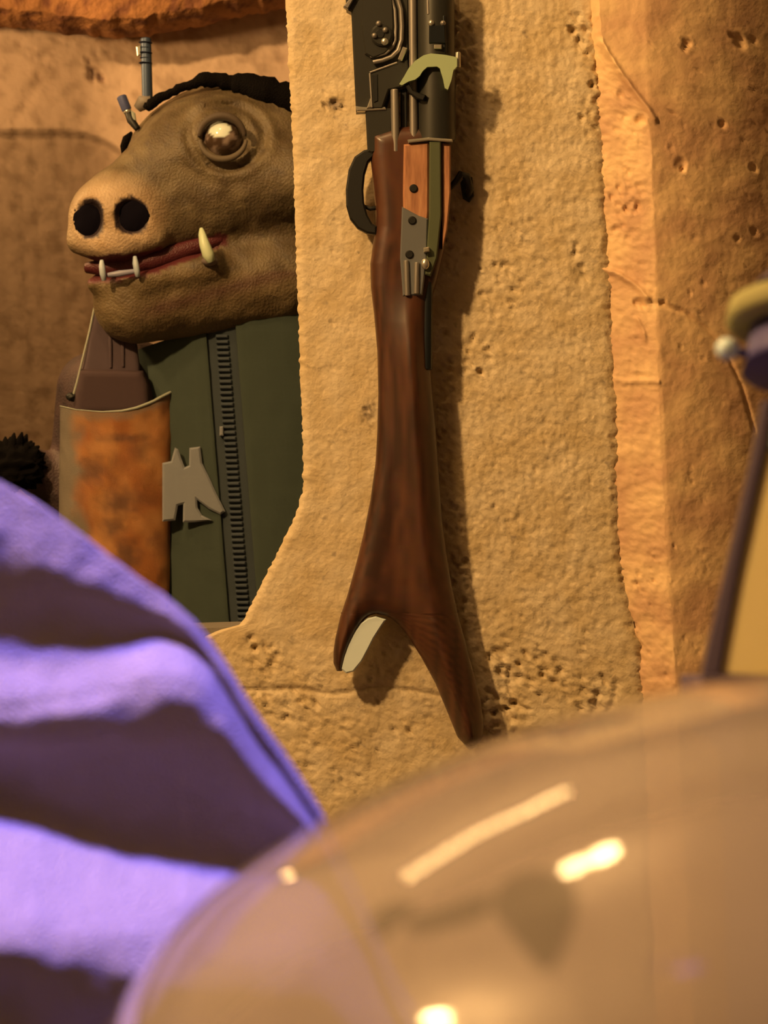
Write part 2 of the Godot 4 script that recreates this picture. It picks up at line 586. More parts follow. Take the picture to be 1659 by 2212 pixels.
func front_wall() -> void:
	# --- pits and scars seen in the plaster
	cluster(1000, 150, 26, 180, 75, 5, 12, 7)
	cluster(985, 480, 30, 130, 45, 5, 11, 6)
	cluster(1000, 760, 60, 60, 26, 6, 13, 6)
	cluster(960, 950, 22, 200, 60, 5, 11, 6)
	cluster(985, 1240, 26, 150, 46, 6, 12, 6)
	cluster(1262, 70, 30, 50, 22, 6, 13, 8)
	cluster(1290, 150, 16, 70, 18, 6, 12, 8)
	cluster(1275, 240, 22, 60, 14, 6, 12, 6)
	cluster(1080, 610, 50, 70, 22, 5, 12, 6)
	cluster(1250, 570, 24, 60, 12, 7, 13, 5)
	cluster(1100, 480, 60, 60, 10, 5, 10, 5)
	cluster(1140, 1440, 90, 50, 46, 6, 14, 8)
	cluster(1085, 1540, 60, 52, 46, 6, 15, 9)
	cluster(1250, 1490, 90, 60, 40, 6, 14, 8)
	cluster(1160, 1150, 150, 200, 80, 4, 8, 3.2)
	cluster(1150, 1380, 150, 70, 30, 5, 9, 4)
	cluster(720, 226, 22, 9, 8, 5, 9, 8)
	cluster(715, 420, 70, 400, 40, 3, 7, 3)
	cluster(730, 900, 60, 300, 26, 3, 7, 3)
	cluster(800, 900, 18, 34, 16, 4, 8, 4)
	cluster(560, 1410, 40, 40, 22, 5, 11, 6)
	cluster(610, 1500, 90, 60, 40, 5, 11, 6)
	cluster(760, 1540, 200, 90, 60, 4, 10, 5)
	cluster(700, 1640, 120, 70, 36, 4, 9, 5)
	cluster(880, 1480, 90, 90, 24, 4, 9, 4)
	for y in range(960, 1700, 30):
		add_pit(along(EDGE_RIGHT, y) - rng.randf_range(-6, 14), y + rng.randf_range(-12, 12), rng.randf_range(5, 11), rng.randf_range(2, 7))
	var rows := wall_rows()
	var cols := 165
	var v := PackedVector3Array()
	var c := PackedColorArray()
	var crack := [Vector2(530, 1490), Vector2(640, 1487), Vector2(720, 1500), Vector2(830, 1482), Vector2(930, 1500), Vector2(1000, 1512)]
	var pale := base(210, 152, 80, 0.98)
	var tan_c := base(197, 138, 66, 0.98)
	var grime := base(120, 84, 46, 0.9)
	for y in rows:
		var near: bool = y > -40 and y < 1800
		var x0: float = along(EDGE_LEFT, y) + n_mid.get_noise_2d(y * 1.3, 77.0) * 4.0 + n_fine.get_noise_2d(y * 2.0, 10.0) * 2.0
		var x1: float = along(EDGE_RIGHT, y) + n_mid.get_noise_2d(y * 0.9, 500.0) * 7.0 + n_fine.get_noise_2d(y * 1.5, 60.0) * 4.0
		for k in cols:
			var u := float(k) / (cols - 1)
			var x := lerpf(x0, x1, u)
			var h := 0.0
			var grainy := clampf((x - 850.0) / 200.0, 0.0, 1.0) * 0.75 + 0.3
			if y > 1380:
				grainy = maxf(grainy, 0.85)
			if near:
				h += 3.0 * n_big.get_noise_2d(x, y)
				h += (2.6 * n_mid.get_noise_2d(x, y) + 1.7 * n_fine.get_noise_2d(x, y)) * grainy
				h += pits_at(x, y)
				if y > 1440 and y < 1560:
					h -= 7.0 * seg_groove(x, y, crack, 4.0)
			var e := minf(x - x0, 16.0) / 16.0
			h -= 9.0 * (1.0 - e) * (1.0 - e)
			e = minf(x1 - x, 22.0) / 22.0
			h -= 9.0 * (1.0 - e) * (1.0 - e)
			var q := P(x, y, 0.0)
			q.z = h * scale_at(0)
			v.append(q)
			var t := clampf(0.5 + 0.9 * n_big.get_noise_2d(x * 0.7 + 900, y * 0.7), 0, 1)
			var col := tan_c.lerp(pale, t)
			var dirt := clampf(n_mid.get_noise_2d(x * 0.8 + 300, y * 0.8) * 2.4 - 1.0, 0, 1) * clampf(0.5 + n_big.get_noise_2d(x + 40, y + 900) * 1.5, 0, 1)
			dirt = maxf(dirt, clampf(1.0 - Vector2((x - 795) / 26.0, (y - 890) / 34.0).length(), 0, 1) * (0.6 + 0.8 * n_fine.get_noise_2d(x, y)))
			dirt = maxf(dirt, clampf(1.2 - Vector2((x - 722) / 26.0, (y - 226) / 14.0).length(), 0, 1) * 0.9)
			c.append(col.lerp(grime, clampf(dirt, 0, 0.85)))
	var w := Node3D.new()
	w.name = "wall_front"
	add_child(w)
	w.set_meta("kind", "structure")
	w.set_meta("label", "rough sandy plaster wall with an opening at its left")
	put("plaster_face", sheet(rows.size(), cols, v, Vector3.BACK, c), M.stucco, w)
	# --- core behind the face, with the reveals of the opening
	var s := Soup.new()
	ox = 829.5
	oy = 1106.0
	sc = scale_at(0)
	var outline := []
	for e in EDGE_LEFT:
		if e[0] <= 1362:
			outline.append(Vector2(e[1] + 7, e[0]))
	outline.append(Vector2(500, 1390))
	outline.append(Vector2(500, 4900))
	for i in range(EDGE_RIGHT.size() - 1, -1, -1):
		outline.append(Vector2(EDGE_RIGHT[i][1] - 12, minf(EDGE_RIGHT[i][0], 4900)))
	prism(s, outline, -360, -24, 2)
	var core := put("core", soup_mesh(s), M.room, w)
	core.position = Vector3(CAM.x, CAM.y, 0)
	core.rotation.z = -ROLL
	var low := P(300, 1362, 0).y
	put("sill_wall", box_mesh(Vector3(-0.72, 0.0, -0.14), Vector3(-0.125, low, -0.004)), M.room, w)
	put("left_wall", box_mesh(Vector3(-2.2, 0.0, -0.14), Vector3(-0.55, 3.0, -0.006)), M.room, w)
	put("lintel", box_mesh(Vector3(-0.56, 2.40, -0.14), Vector3(0.3, 3.0, -0.006)), M.room, w)

func side_wall() -> void:
	# the column to the right: a bright band that turns towards the lamp, then a round brown flank that turns away
	pit_bins.clear()
	for p in [[1485, 92, 13, 9], [1478, 104, 9, 8], [1608, 78, 20, 10], [1590, 66, 10, 8], [1640, 70, 9, 7], [1566, 262, 11, 9], [1470, 356, 17, 6], [1474, 366, 8, 9], [1640, 352, 12, 8], [1640, 492, 12, 6], [1600, 510, 10, 6], [1382, 262, 13, 10], [1340, 205, 10, 7], [1378, 655, 13, 10], [1388, 662, 9, 8], [1376, 448, 11, 7], [1452, 245, 8, 5], [1372, 1262, 9, 6], [1440, 1458, 10, 5], [1404, 100, 8, 4], [1640, 180, 9, 5], [1520, 610, 8, 4], [1430, 655, 10, 6]]:
		add_pit(p[0], p[1], p[2], p[3])
	cluster(1350, 440, 36, 80, 34, 5, 11, 5)
	cluster(1350, 300, 36, 50, 12, 5, 9, 4)
	cluster(1560, 450, 130, 420, 40, 4, 9, 3)
	cluster(1480, 1250, 50, 300, 30, 4, 8, 3)
	cluster(1400, 1300, 34, 120, 26, 4, 8, 4)
	cluster(1372, 1440, 16, 90, 26, 6, 12, 7)
	var ridge_a := [Vector2(1292, 90), Vector2(1340, 165), Vector2(1400, 244), Vector2(1412, 262)]
	var ridge_b := [Vector2(1300, 580), Vector2(1335, 592), Vector2(1372, 618), Vector2(1398, 648)]
	var groove := [Vector2(1398, 655), Vector2(1430, 660), Vector2(1480, 676), Vector2(1530, 712), Vector2(1570, 752), Vector2(1610, 830), Vector2(1640, 930)]
	var arc := [Vector2(1375, 690), Vector2(1388, 716), Vector2(1392, 735)]
	var step_line := [Vector2(1330, 822), Vector2(1420, 826)]
	var rows := wall_rows()
	var nb := 34
	var ns := 150
	var v := PackedVector3Array()
	var c := PackedColorArray()
	var ochre := base(242, 163, 78, 1.0)
	var rusty := base(214, 136, 66, 1.0)
	for y in rows:
		var near: bool = y > -40 and y < 1800
		var x0: float = along(EDGE_RIGHT, y) - 16.0
		var xb: float = maxf(along(BAND_RIGHT, y), x0 + 20.0)
		for k in nb + ns:
			var x := 0.0
			var z := 0.0
			var wob := n_mid.get_noise_2d(y * 0.6, 40.0) * 4.0
			if k < nb:
				var u := float(k) / nb
				x = lerpf(x0, xb + wob, u)
				z = lerpf(-13.0, 30.0, u)
			else:
				var u := float(k - nb) / (ns - 1)
				var q := u * u * 460.0 + u * 330.0
				x = xb + wob * (1.0 - u) + q
				var turn := maxf(x - lerpf(1390.0, 1456.0, y / 1450.0), 0.0)
				z = 30.0 - (0.28 * turn + 0.0011 * turn * turn)
			var h := 0.0
			if near and x < 1720:
				h += 3.0 * n_big.get_noise_2d(x + 3000, y) + (1.6 if k < nb else 0.7) * n_mid.get_noise_2d(x + 3000, y)
				if k < nb:
					h += 2.6 * n_mid.get_noise_2d(x * 0.45 + 800, y * 2.2) + 1.5 * n_fine.get_noise_2d(x * 0.5 + 800, y * 1.6)
				else:
					h += 0.3 * n_fine.get_noise_2d(x, y)
				h += pits_at(x, y)
				if x < 1420 and y < 280:
					h += 9.0 * seg_groove(x, y, ridge_a, 6.0)
				if x < 1410 and y > 560 and y < 760:
					h += 10.0 * seg_groove(x, y, ridge_b, 6.0) + 6.0 * seg_groove(x, y, arc, 4.0)
				if x > 1380 and y > 630 and y < 960:
					h -= 7.0 * seg_groove(x, y, groove, 4.5)
				if x < 1430 and y > 800 and y < 850:
					h += 6.0 * seg_groove(x, y, step_line, 4.0)
			var q3 := P(x, y, 0.0)
			q3.z = (z + h) * scale_at(0)
			v.append(q3)
			var stain := clampf(0.5 + 1.1 * n_big.get_noise_2d(x * 0.6 + 4000, y * 0.6), 0, 1)
			c.append(ochre.lerp(rusty, stain))
	var o := struct("wall_side", sheet(rows.size(), nb + ns, v, Vector3.BACK, c), M.smooth_plaster, "brown plaster column flank with pitted bright edge beside the wall")
	o.name = "wall_side"
	var back := struct("wall_right_rear", box_mesh(Vector3(0.45, 0, -0.6), Vector3(2.2, 3.0, -0.22)), M.room, "plain plaster wall beyond the column")
	back.name = "wall_right_rear"

func niche() -> void:
	# back wall: the upper course stands proud of the lower one
	pit_bins.clear()
	for p in [[192, 130, 9, 12], [196, 150, 12, 18], [198, 166, 11, 18], [217, 168, 12, 20], [210, 160, 8, 14], [90, 140, 9, 4], [205, 118, 7, 6], [150, 95, 9, 4], [80, 50, 12, 5], [70, 75, 9, 4], [128, 90, 8, 4], [612, 128, 18, 6], [600, 112, 10, 5], [420, 60, 10, 5], [360, 62, 9, 5], [300, 55, 16, 6], [95, 870, 11, 8], [78, 880, 8, 7], [70, 355, 9, 5], [100, 420, 14, 4], [170, 620, 9, 4], [30, 500, 12, 4], [150, 700, 8, 3]]:
		add_pit(p[0], p[1], p[2], p[3])
	cluster(90, 80, 80, 60, 24, 5, 11, 3.5)
	cluster(260, 90, 60, 50, 16, 5, 10, 3.5)
	cluster(80, 600, 90, 260, 40, 4, 9, 2.5)
	var crack := [Vector2(92, 120), Vector2(84, 178), Vector2(60, 215), Vector2(30, 268)]
	var edge := [[-600, 290], [0, 285], [150, 286], [190, 292], [225, 305], [262, 330], [320, 380], [1100, 420]]
	var rows := 240
	var cols := 130
	var v := PackedVector3Array()
	var c := PackedColorArray()
	var up_c := base(205, 139, 76, 0.95)
	var spot := base(165, 108, 56, 0.95)
	var rust := base(150, 88, 40, 0.9)
	for r in rows:
		var y := -420.0 + (r * 7.0 if r < 225 else 225 * 7.0 + (r - 225) * 70.0)
		for k in cols:
			var x := -460.0 + (k * 22.0 if k < 20 else 440 + (k - 20) * 7.5)
			var b: float = along(edge, x) + n_mid.get_noise_2d(x * 0.7, 9.0) * 4.0
			var t := smoothstep(-7.0, 7.0, y - b)
			var h := 3.0 * n_big.get_noise_2d(x + 7000, y) + 1.4 * n_mid.get_noise_2d(x + 7000, y) + pits_at(x, y) - 5.0 * seg_groove(x, y, crack, 4.0)
			h -= t * (22.0 + clampf(y - b, 0.0, 1000.0) * 0.62)
			var q := P(x, y, -0.72)
			q.z = -0.72 + h * scale_at(-0.72)
			v.append(q)
			var m := clampf(n_big.get_noise_2d(x * 1.4 + 700, y * 1.4) * 2.2, 0, 1)
			var col := up_c.lerp(spot, m * 0.7)
			var rs := clampf(1.3 - Vector2((x - 300) / 150.0, (y - 45) / 55.0).length() + 0.7 * n_mid.get_noise_2d(x, y), 0, 1)
			col = col.lerp(rust, rs * 0.8)
			var pit_shade := clampf(-pits_at(x, y) / 14.0, 0, 1)  # shade of the pits painted into the wall colour
			c.append(col.lerp(base(95, 52, 26, 0.9), pit_shade * 0.8))
	var w := struct("wall_back", sheet(rows, cols, v, Vector3.BACK, c), M.smooth_plaster, "pitted plaster wall of the niche behind the creature figure")
	w.name = "wall_back"
	# rock lip at the top of the niche
	ox = 200
	oy = 30
	sc = scale_at(-0.6)
	var under := [[-600, 20], [0, 31], [60, 36], [110, 44], [180, 50], [230, 56], [300, 52], [360, 40], [430, 28], [500, 10], [620, -12], [800, -40], [1100, -80]]
	v = PackedVector3Array()
	c = PackedColorArray()
	var lip_c := base(168, 92, 34, 0.85)
	var lip_d := base(110, 52, 20, 0.8)
	for k in 150:
		var x := -500.0 + k * 10.0
		var ye: float = along(under, x) + n_mid.get_noise_2d(x, 3.0) * 5.0 + n_fine.get_noise_2d(x, 8.0) * 2.0
		for j in 30:
			var t := float(j) / 29.0
			var a := t * PI * 0.5
			var yy := ye - 60.0 * (1.0 - cos(a)) if j < 18 else ye - 60.0 * (1.0 - cos(PI * 0.5 * 17.0 / 29.0)) - (j - 17) * 16.0
			var zz := -170.0 + 150.0 * sin(a)
			var h := 7.0 * n_big.get_noise_2d(x * 2.0, yy * 2.0 + 5000) + 3.0 * n_mid.get_noise_2d(x, yy)
			v.append(L(x, yy + h * 0.6, zz + h))
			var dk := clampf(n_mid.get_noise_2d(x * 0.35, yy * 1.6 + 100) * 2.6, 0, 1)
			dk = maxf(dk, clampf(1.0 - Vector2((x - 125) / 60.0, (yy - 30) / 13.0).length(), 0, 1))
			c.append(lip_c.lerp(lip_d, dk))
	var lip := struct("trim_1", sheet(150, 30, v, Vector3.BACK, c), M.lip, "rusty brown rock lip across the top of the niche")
	lip.position = P(200, 30, -0.6)
	lip.rotation.z = -ROLL
	for b in [["wall_niche_left", Vector3(-1.0, 0.95, -1.5), Vector3(-0.7, 2.5, -0.14)], ["wall_niche_right", Vector3(0.36, 0.95, -1.5), Vector3(0.45, 2.5, -0.14)], ["floor_niche", Vector3(-1.0, 0.9, -1.5), Vector3(0.45, 1.0, -0.14)], ["ceiling_niche", Vector3(-1.0, 2.45, -1.5), Vector3(0.45, 2.55, -0.14)], ["wall_niche_rear", Vector3(-1.0, 0.9, -1.5), Vector3(0.45, 2.5, -1.42)]]:
		struct(b[0], box_mesh(b[1], b[2]), M.room, "plain plaster %s around the creature figure" % b[0].replace("_", " "))

func room() -> void:
	for b in [["floor", Vector3(-2.3, -0.1, -0.3), Vector3(2.3, 0, 4.1), "floor"], ["ceiling", Vector3(-2.3, 3.0, -0.3), Vector3(2.3, 3.1, 4.1), "room"], ["wall_left", Vector3(-2.3, 0, -0.3), Vector3(-2.2, 3.0, 4.1), "room"], ["wall_right", Vector3(2.2, 0, -0.6), Vector3(2.3, 3.0, 4.1), "room"], ["wall_rear", Vector3(-2.3, 0, 4.0), Vector3(2.3, 3.0, 4.1), "room"]]:
		struct(b[0], box_mesh(b[1], b[2]), M[b[3]], "plain plaster %s of the room" % b[0].replace("_", " "))

# ---------------------------------------------------------------- creature
var caps := []      # [a, b, ra, rb]
var ells := []      # [c, r]

func d_capsule(p: Vector3, q: Array) -> float:
	var a: Vector3 = q[0]
	var ab: Vector3 = q[1] - a
	var t := clampf((p - a).dot(ab) / ab.length_squared(), 0, 1)
	return p.distance_to(a + ab * t) - lerpf(q[2], q[3], t)

func d_ell(p: Vector3, c: Vector3, r: Vector3) -> float:
	var k := (p - c) / r
	var k0 := k.length()
	var k1 := (k / r).length()
	return k0 * (k0 - 1.0) / maxf(k1, 1e-6)

func smin(a: float, b: float, k: float) -> float:
	var h := maxf(k - absf(a - b), 0.0) / k
	return minf(a, b) - h * h * k * 0.25

const MOUTH := [[Vector3(168, 594, 190), Vector3(245, 604, 262)], [Vector3(245, 604, 262), Vector3(340, 588, 262)], [Vector3(340, 588, 262), Vector3(450, 546, 235)], [Vector3(450, 546, 235), Vector3(640, 494, 215)]]

func mouth_d(p: Vector3) -> float:
	var best := 1e9
	for m in MOUTH:
		var a: Vector3 = m[0]
		var b: Vector3 = m[1]
		var ab2 := Vector2(b.x - a.x, b.y - a.y)
		var t := clampf(Vector2(p.x - a.x, p.y - a.y).dot(ab2) / ab2.length_squared(), 0, 1)
		var c := a.lerp(b, t)
		var dz := (p.z - c.z) * 0.30
		best = minf(best, sqrt((p.x - c.x) ** 2 + (p.y - c.y) ** 2 + dz * dz) - lerpf(23.0, 15.0, clampf((p.x - 250) / 350.0, 0, 1)))
	return best

func body_d(p: Vector3) -> float:
	var d := 1e9
	if p.y < 1000:
		for e in ells:
			d = smin(d, d_ell(p, e[0], e[1]), 34.0)
	for q in caps:
		if p.y > q[4] and p.y < q[5]:
			d = smin(d, d_capsule(p, q), 30.0)
	if p.y > 660:
		# torso: an elliptical barrel that leans a little
		var cx := 530.0 + (p.y - 725.0) * 0.078
		var grow := clampf((p.y - 690.0) / 170.0, 0.05, 1.0)
		var k := Vector3((p.x - cx) / (290.0 * sqrt(grow)), 0, (p.z + 70.0) / (178.0 * sqrt(grow)))
		var dt := maxf((k.length() - 1.0) * 190.0, maxf(690.0 - p.y, p.y - 2236.0))
		d = smin(d, dt, 40.0)
	if p.z > 60 and p.y < 720:
		var rho := Vector2((p.x - 500.0) / 1.04, (p.y - 320.0) / 0.92).length()
		if rho < 170:
			d -= 8.0 * exp(-pow((rho - 60.0) / 8.0, 2)) + 8.0 * exp(-pow((rho - 92.0) / 10.0, 2)) - 5.0 * exp(-pow((rho - 76.0) / 7.0, 2))
			d += 15.0 * exp(-pow((p.x - 415.0) / 26.0, 2) - pow((p.y - 280.0) / 42.0, 2))
			d = maxf(d, -d_ell(p, Vector3(492, 322, 250), Vector3(50, 46, 60)))
		d = maxf(d, -(mouth_d(p)))
		if p.x < 400 and p.y < 580 and p.y > 420:
			d = maxf(d, -d_ell(p, Vector3(214, 497, 262), Vector3(33, 43, 50)))
			d = maxf(d, -d_ell(p, Vector3(308, 491, 276), Vector3(38, 42, 50)))
	return d

func body_mesh(cell: float, lo: Vector3, hi: Vector3) -> ArrayMesh:
	var n := Vector3i(((hi - lo) / cell).ceil())
	var B := 5
	var vals := {}
	var cells := []
	var nx := n.x + 2
	var nxy := nx * (n.y + 2)
	for bz in range(0, n.z, B):
		for by in range(0, n.y, B):
			for bx in range(0, n.x, B):
				var mid := lo + Vector3(bx + B * 0.5, by + B * 0.5, bz + B * 0.5) * cell
				if absf(body_d(mid)) > B * cell * 1.25:
					continue
				for z in range(bz, mini(bz + B, n.z)):
					for y in range(by, mini(by + B, n.y)):
						for x in range(bx, mini(bx + B, n.x)):
							cells.append(x + y * nx + z * nxy)
	var off := [0, 1, nx, nx + 1, nxy, nxy + 1, nxy + nx, nxy + nx + 1]
	var vert := {}
	var v := PackedVector3Array()
	var c := PackedColorArray()
	for id in cells:
		var z: int = id / nxy
		var y: int = (id % nxy) / nx
		var x: int = id % nx
		var neg := 0
		var corner := []
		for k in 8:
			var key: int = id + off[k]
			var val
			if vals.has(key):
				val = vals[key]
			else:
				val = body_d(lo + Vector3(x + (k & 1), y + ((k >> 1) & 1), z + (k >> 2)) * cell)
				vals[key] = val
			corner.append(val)
			if val < 0:
				neg += 1
		if neg == 0 or neg == 8:
			continue
		var sum := Vector3.ZERO
		var cnt := 0
		for e in [[0, 1], [2, 3], [4, 5], [6, 7], [0, 2], [1, 3], [4, 6], [5, 7], [0, 4], [1, 5], [2, 6], [3, 7]]:
			var a: float = corner[e[0]]
			var b: float = corner[e[1]]
			if (a < 0) != (b < 0):
				var t := a / (a - b)
				var pa := Vector3(e[0] & 1, (e[0] >> 1) & 1, e[0] >> 2)
				var pb := Vector3(e[1] & 1, (e[1] >> 1) & 1, e[1] >> 2)
				sum += pa.lerp(pb, t)
				cnt += 1
		var p := lo + (Vector3(x, y, z) + sum / cnt) * cell
		vert[id] = v.size()
		c.append(skin_colour(p))
		var lump := 3.0 * n_big.get_noise_3d(p.x * 1.6, p.y * 1.6, p.z * 1.6) + 1.2 * n_mid.get_noise_3d(p.x, p.y, p.z)
		v.append(L(p.x, p.y + lump * 0.6, p.z + lump))
	var f := PackedInt32Array()
	for id in vert:
		var v0: float = vals[id]
		for ax in 3:
			var step: int = [1, nx, nxy][ax]
			var u: int = [nx, nxy, 1][ax]
			var w: int = [nxy, 1, nx][ax]
			var v1 = vals.get(id + step)
			if v1 == null or (v0 < 0) == (v1 < 0):
				continue
			if not (vert.has(id - u) and vert.has(id - w) and vert.has(id - u - w)):
				continue
			var a: int = vert[id]
			var b: int = vert[id - u]
			var d: int = vert[id - u - w]
			var e: int = vert[id - w]
			if v0 < 0:
				f.append_array(PackedInt32Array([a, b, d, a, d, e]))
			else:
				f.append_array(PackedInt32Array([a, d, b, a, e, d]))
	# y runs downwards in the photograph: check which way the faces look
	var tot := 0.0
	for i in range(0, f.size(), 300):
		var nn := (v[f[i + 2]] - v[f[i]]).cross(v[f[i + 1]] - v[f[i]])
		tot += nn.dot(v[f[i]] - L(520, 500, 0)) if v[f[i]].y > L(0, 640, 0).y else 0.0
	if tot < 0:
		for i in range(0, f.size(), 3):
			var t := f[i]
			f[i] = f[i + 1]
			f[i + 1] = t
	return commit(v, f, c)

func skin_colour(p: Vector3) -> Color:
	var g := 0.95
	var k := clampf(0.5 + 1.1 * n_big.get_noise_3d(p.x * 1.2, p.y * 1.2, p.z * 1.2), 0, 1)
	var col := base(84, 54, 21, g).lerp(base(116, 80, 36, g), k)
	if p.y > 700 and not (p.y < 770 and p.z > 20):
		col = base(82, 50, 30, g).lerp(base(64, 40, 24, g), k)
		if p.x > 345:
			col = base(50, 47, 32, g)
		return col
	var fine := clampf(n_mid.get_noise_3d(p.x * 0.6, p.y * 0.6, p.z * 0.6) * 2.0 - 0.3, 0, 1)
	col = col.lerp(base(72, 48, 24, g), fine * 0.6)
	# warm light on the muzzle and septum painted in as lighter orange
	var mz := clampf(1.25 - Vector2((p.x - 262) / 105.0, (p.y - 500) / 90.0).length(), 0, 1) if p.z > 60 else 0.0
	col = col.lerp(base(178, 118, 56, g).lerp(base(200, 138, 72, g), k), clampf(mz * 1.5, 0, 0.85))
	# tan lower jaw with a rusty streak
	if p.y > 600:
		col = col.lerp(base(118, 78, 32, g), 0.5)
		var st := exp(-pow((p.y - (690.0 - (p.x - 330.0) * 0.30)) / 16.0, 2)) * clampf((p.x - 300.0) / 60.0, 0, 1)
		col = col.lerp(base(84, 44, 20, g), st * 0.8)
	if mouth_d(p) < 5.0 and p.y > 480 and p.z > 60 and p.x < 500:
		col = base(88, 30, 18, g)
	if minf(d_ell(p, Vector3(214, 497, 262), Vector3(33, 43, 50)), d_ell(p, Vector3(308, 491, 276), Vector3(38, 42, 50))) < 3.0:
		col = base(60, 38, 22, g)
	return col

func vest_point(x: float, y: float, lift: float) -> Vector3:
	var cx := 530.0 + (y - 725.0) * 0.078
	var k := clampf((x - cx) / 308.0, -1, 1)
	return L(x, y, -70.0 + (196.0 + lift) * sqrt(maxf(0.0, 1.0 - k * k)))

# sheet with thickness over the chest between the lines left and right ([y, x] pairs)
func vest_panel(left: Array, right: Array, y0: float, y1: float, lift: float, thick: float, rows := 60, cols := 18) -> ArrayMesh:
	var v := PackedVector3Array()
	for r in rows:
		var y := lerpf(y0, y1, float(r) / (rows - 1))
		var xl := along(left, y)
		var xr := along(right, y)
		for k in cols + 4:
			var u := clampf(float(k - 2) / (cols - 1), 0, 1)
			var x := lerpf(xl, xr, u)
			if y0 < 720:
				y = lerpf(760.0 - (x - 300.0) * 0.30, y1, float(r) / (rows - 1))
			var l := lift + thick + 3.0 * n_big.get_noise_2d(x * 1.5, y) * minf(1.0, thick / 6.0)
			if k == 0 or k == cols + 3:
				l = lift - 8.0
			elif k == 1 or k == cols + 2:
				l = lift + thick * 0.55
			elif k == 2:
				x += 2.0
			elif k == cols + 1:
				x -= 2.0
			v.append(vest_point(x, y, l))
	return sheet(rows, cols + 4, v, Vector3.BACK)

func creature() -> void:
	var o := thing("creature_figure", "brown long-snouted creature figure in dark zipped vest and orange sleeve", "creature", 560, 2236, -0.36)
	ells = [[Vector3(525, 388, -10), Vector3(268, 214, 205)], [Vector3(268, 490, 185), Vector3(100, 92, 82)]]
	caps = [
		[Vector3(440, 340, 110), Vector3(305, 440, 150), 118.0, 84.0, 0, 700],
		[Vector3(272, 488, 150), Vector3(430, 455, 90), 92.0, 120.0, 0, 760],
		[Vector3(190, 540, 190), Vector3(262, 552, 232), 24.0, 24.0, 0, 760],
		[Vector3(262, 552, 232), Vector3(350, 535, 218), 24.0, 24.0, 0, 760],
		[Vector3(370, 445, 140), Vector3(640, 398, 140), 78.0, 78.0, 0, 760],
		[Vector3(302, 662, 132), Vector3(610, 602, 70), 88.0, 106.0, 0, 900],
		[Vector3(226, 622, 182), Vector3(330, 618, 205), 22.0, 24.0, 0, 900],
		[Vector3(330, 618, 205), Vector3(470, 590, 195), 24.0, 26.0, 0, 900],
		[Vector3(640, 560, -20), Vector3(590, 860, -80), 140.0, 130.0, 300, 1200],
		[Vector3(290, 824, -60), Vector3(250, 870, 10), 92.0, 100.0, 560, 1200],
		[Vector3(250, 860, 20), Vector3(255, 1420, 40), 104.0, 92.0, 600, 1640],
		[Vector3(200, 840, -40), Vector3(165, 1080, -60), 82.0, 70.0, 600, 1300],
		[Vector3(165, 1080, -60), Vector3(60, 1010, 0), 60.0, 48.0, 800, 1300],
		[Vector3(255, 1420, 40), Vector3(420, 1640, 160), 90.0, 62.0, 1200, 1800],
		[Vector3(840, 880, -70), Vector3(905, 1500, -20), 104.0, 84.0, 600, 1700],
	]
	put("body", body_mesh(9.0, Vector3(40, 150, -240), Vector3(1060, 2260, 300)), M.skin, o)
	# eye
	var v := PackedVector3Array()
	var c := PackedColorArray()
	var ec := Vector3(491, 324, 198)
	for i in 31:
		var t := PI * i / 30
		for j in 40:
			var q := TAU * j / 40
			var d := Vector3(sin(t) * cos(q), cos(t), sin(t) * sin(q))
			v.append(L(ec.x, ec.y, ec.z) + d * 42.0 * sc)
			var a := (d / Vector3(1.15, 0.9, 1.0)).angle_to(Vector3(-0.10, 0.40, 0.9))
			var speck := n_mid.get_noise_3dv(d * 40.0)
			c.append(base(228, 200, 118, 0.95) if a < 0.50 else base(74, 44, 20, 0.95).lerp(base(150, 104, 60, 0.95), clampf(speck * 2.5, 0, 1)))
	put("eyeball", sheet(31, 40, v, Vector3.UP, c, true), M.eye, o)
	for a in [[0.55, 0.03, 52.0, 8.0], [3.7, 6.0, 52.0, 7.0]]:
		pass
	var lid := []
	var lr := []
	for i in 19:
		var t := PI * 1.02 + (PI * 0.96) * i / 18.0
		lid.append(L(492 + 47 * cos(t), 326 + 44 * sin(t), 228 + 8.0 * sin(PI * i / 18.0)))
		lr.append(7.5 * sc * (0.5 + 0.5 * sin(PI * i / 18.0)) * 1.25)
	put("upper_eyelid", tube(lid, lr, 10), mat(base(80, 52, 24, 0.95), 0.7), o)
	lid = []
	lr = []
	for i in 19:
		var t := PI * 0.02 + (PI * 0.96) * i / 18.0
		lid.append(L(494 + 48 * cos(t), 328 + 44 * sin(t), 228 + 8.0 * sin(PI * i / 18.0)))
		lr.append(6.5 * sc * (0.5 + 0.5 * sin(PI * i / 18.0)) * 1.15)
	put("lower_eyelid", tube(lid, lr, 10), mat(base(96, 66, 32, 0.95), 0.7), o)
	# nostril linings, gums, teeth, tusk
	put("nostril", ball(L(214, 497, 222), Vector3(34, 43, 16) * sc, 0.15, 0.4), M.nostril, o)
	put("nostril", ball(L(308, 491, 236), Vector3(38, 41, 16) * sc, 0.15, 0.4), M.nostril, o)
	put("gum", tube([L(205, 592, 168), L(250, 594, 192), L(340, 580, 196), L(440, 545, 170), L(510, 522, 144)], [12 * sc, 20 * sc, 20 * sc, 19 * sc, 10 * sc], 12), M.gum, o)
	put("tooth", tube([L(243, 584, 246), L(244, 596, 252), L(246, 612, 252), L(248, 624, 246)], [4 * sc, 6.5 * sc, 6.5 * sc, 5 * sc], 10), M.ivory, o)
	put("tooth", tube([L(312, 576, 248), L(314, 590, 254), L(317, 606, 254), L(318, 616, 248)], [4 * sc, 6.5 * sc, 6.5 * sc, 5 * sc], 10), M.ivory, o)
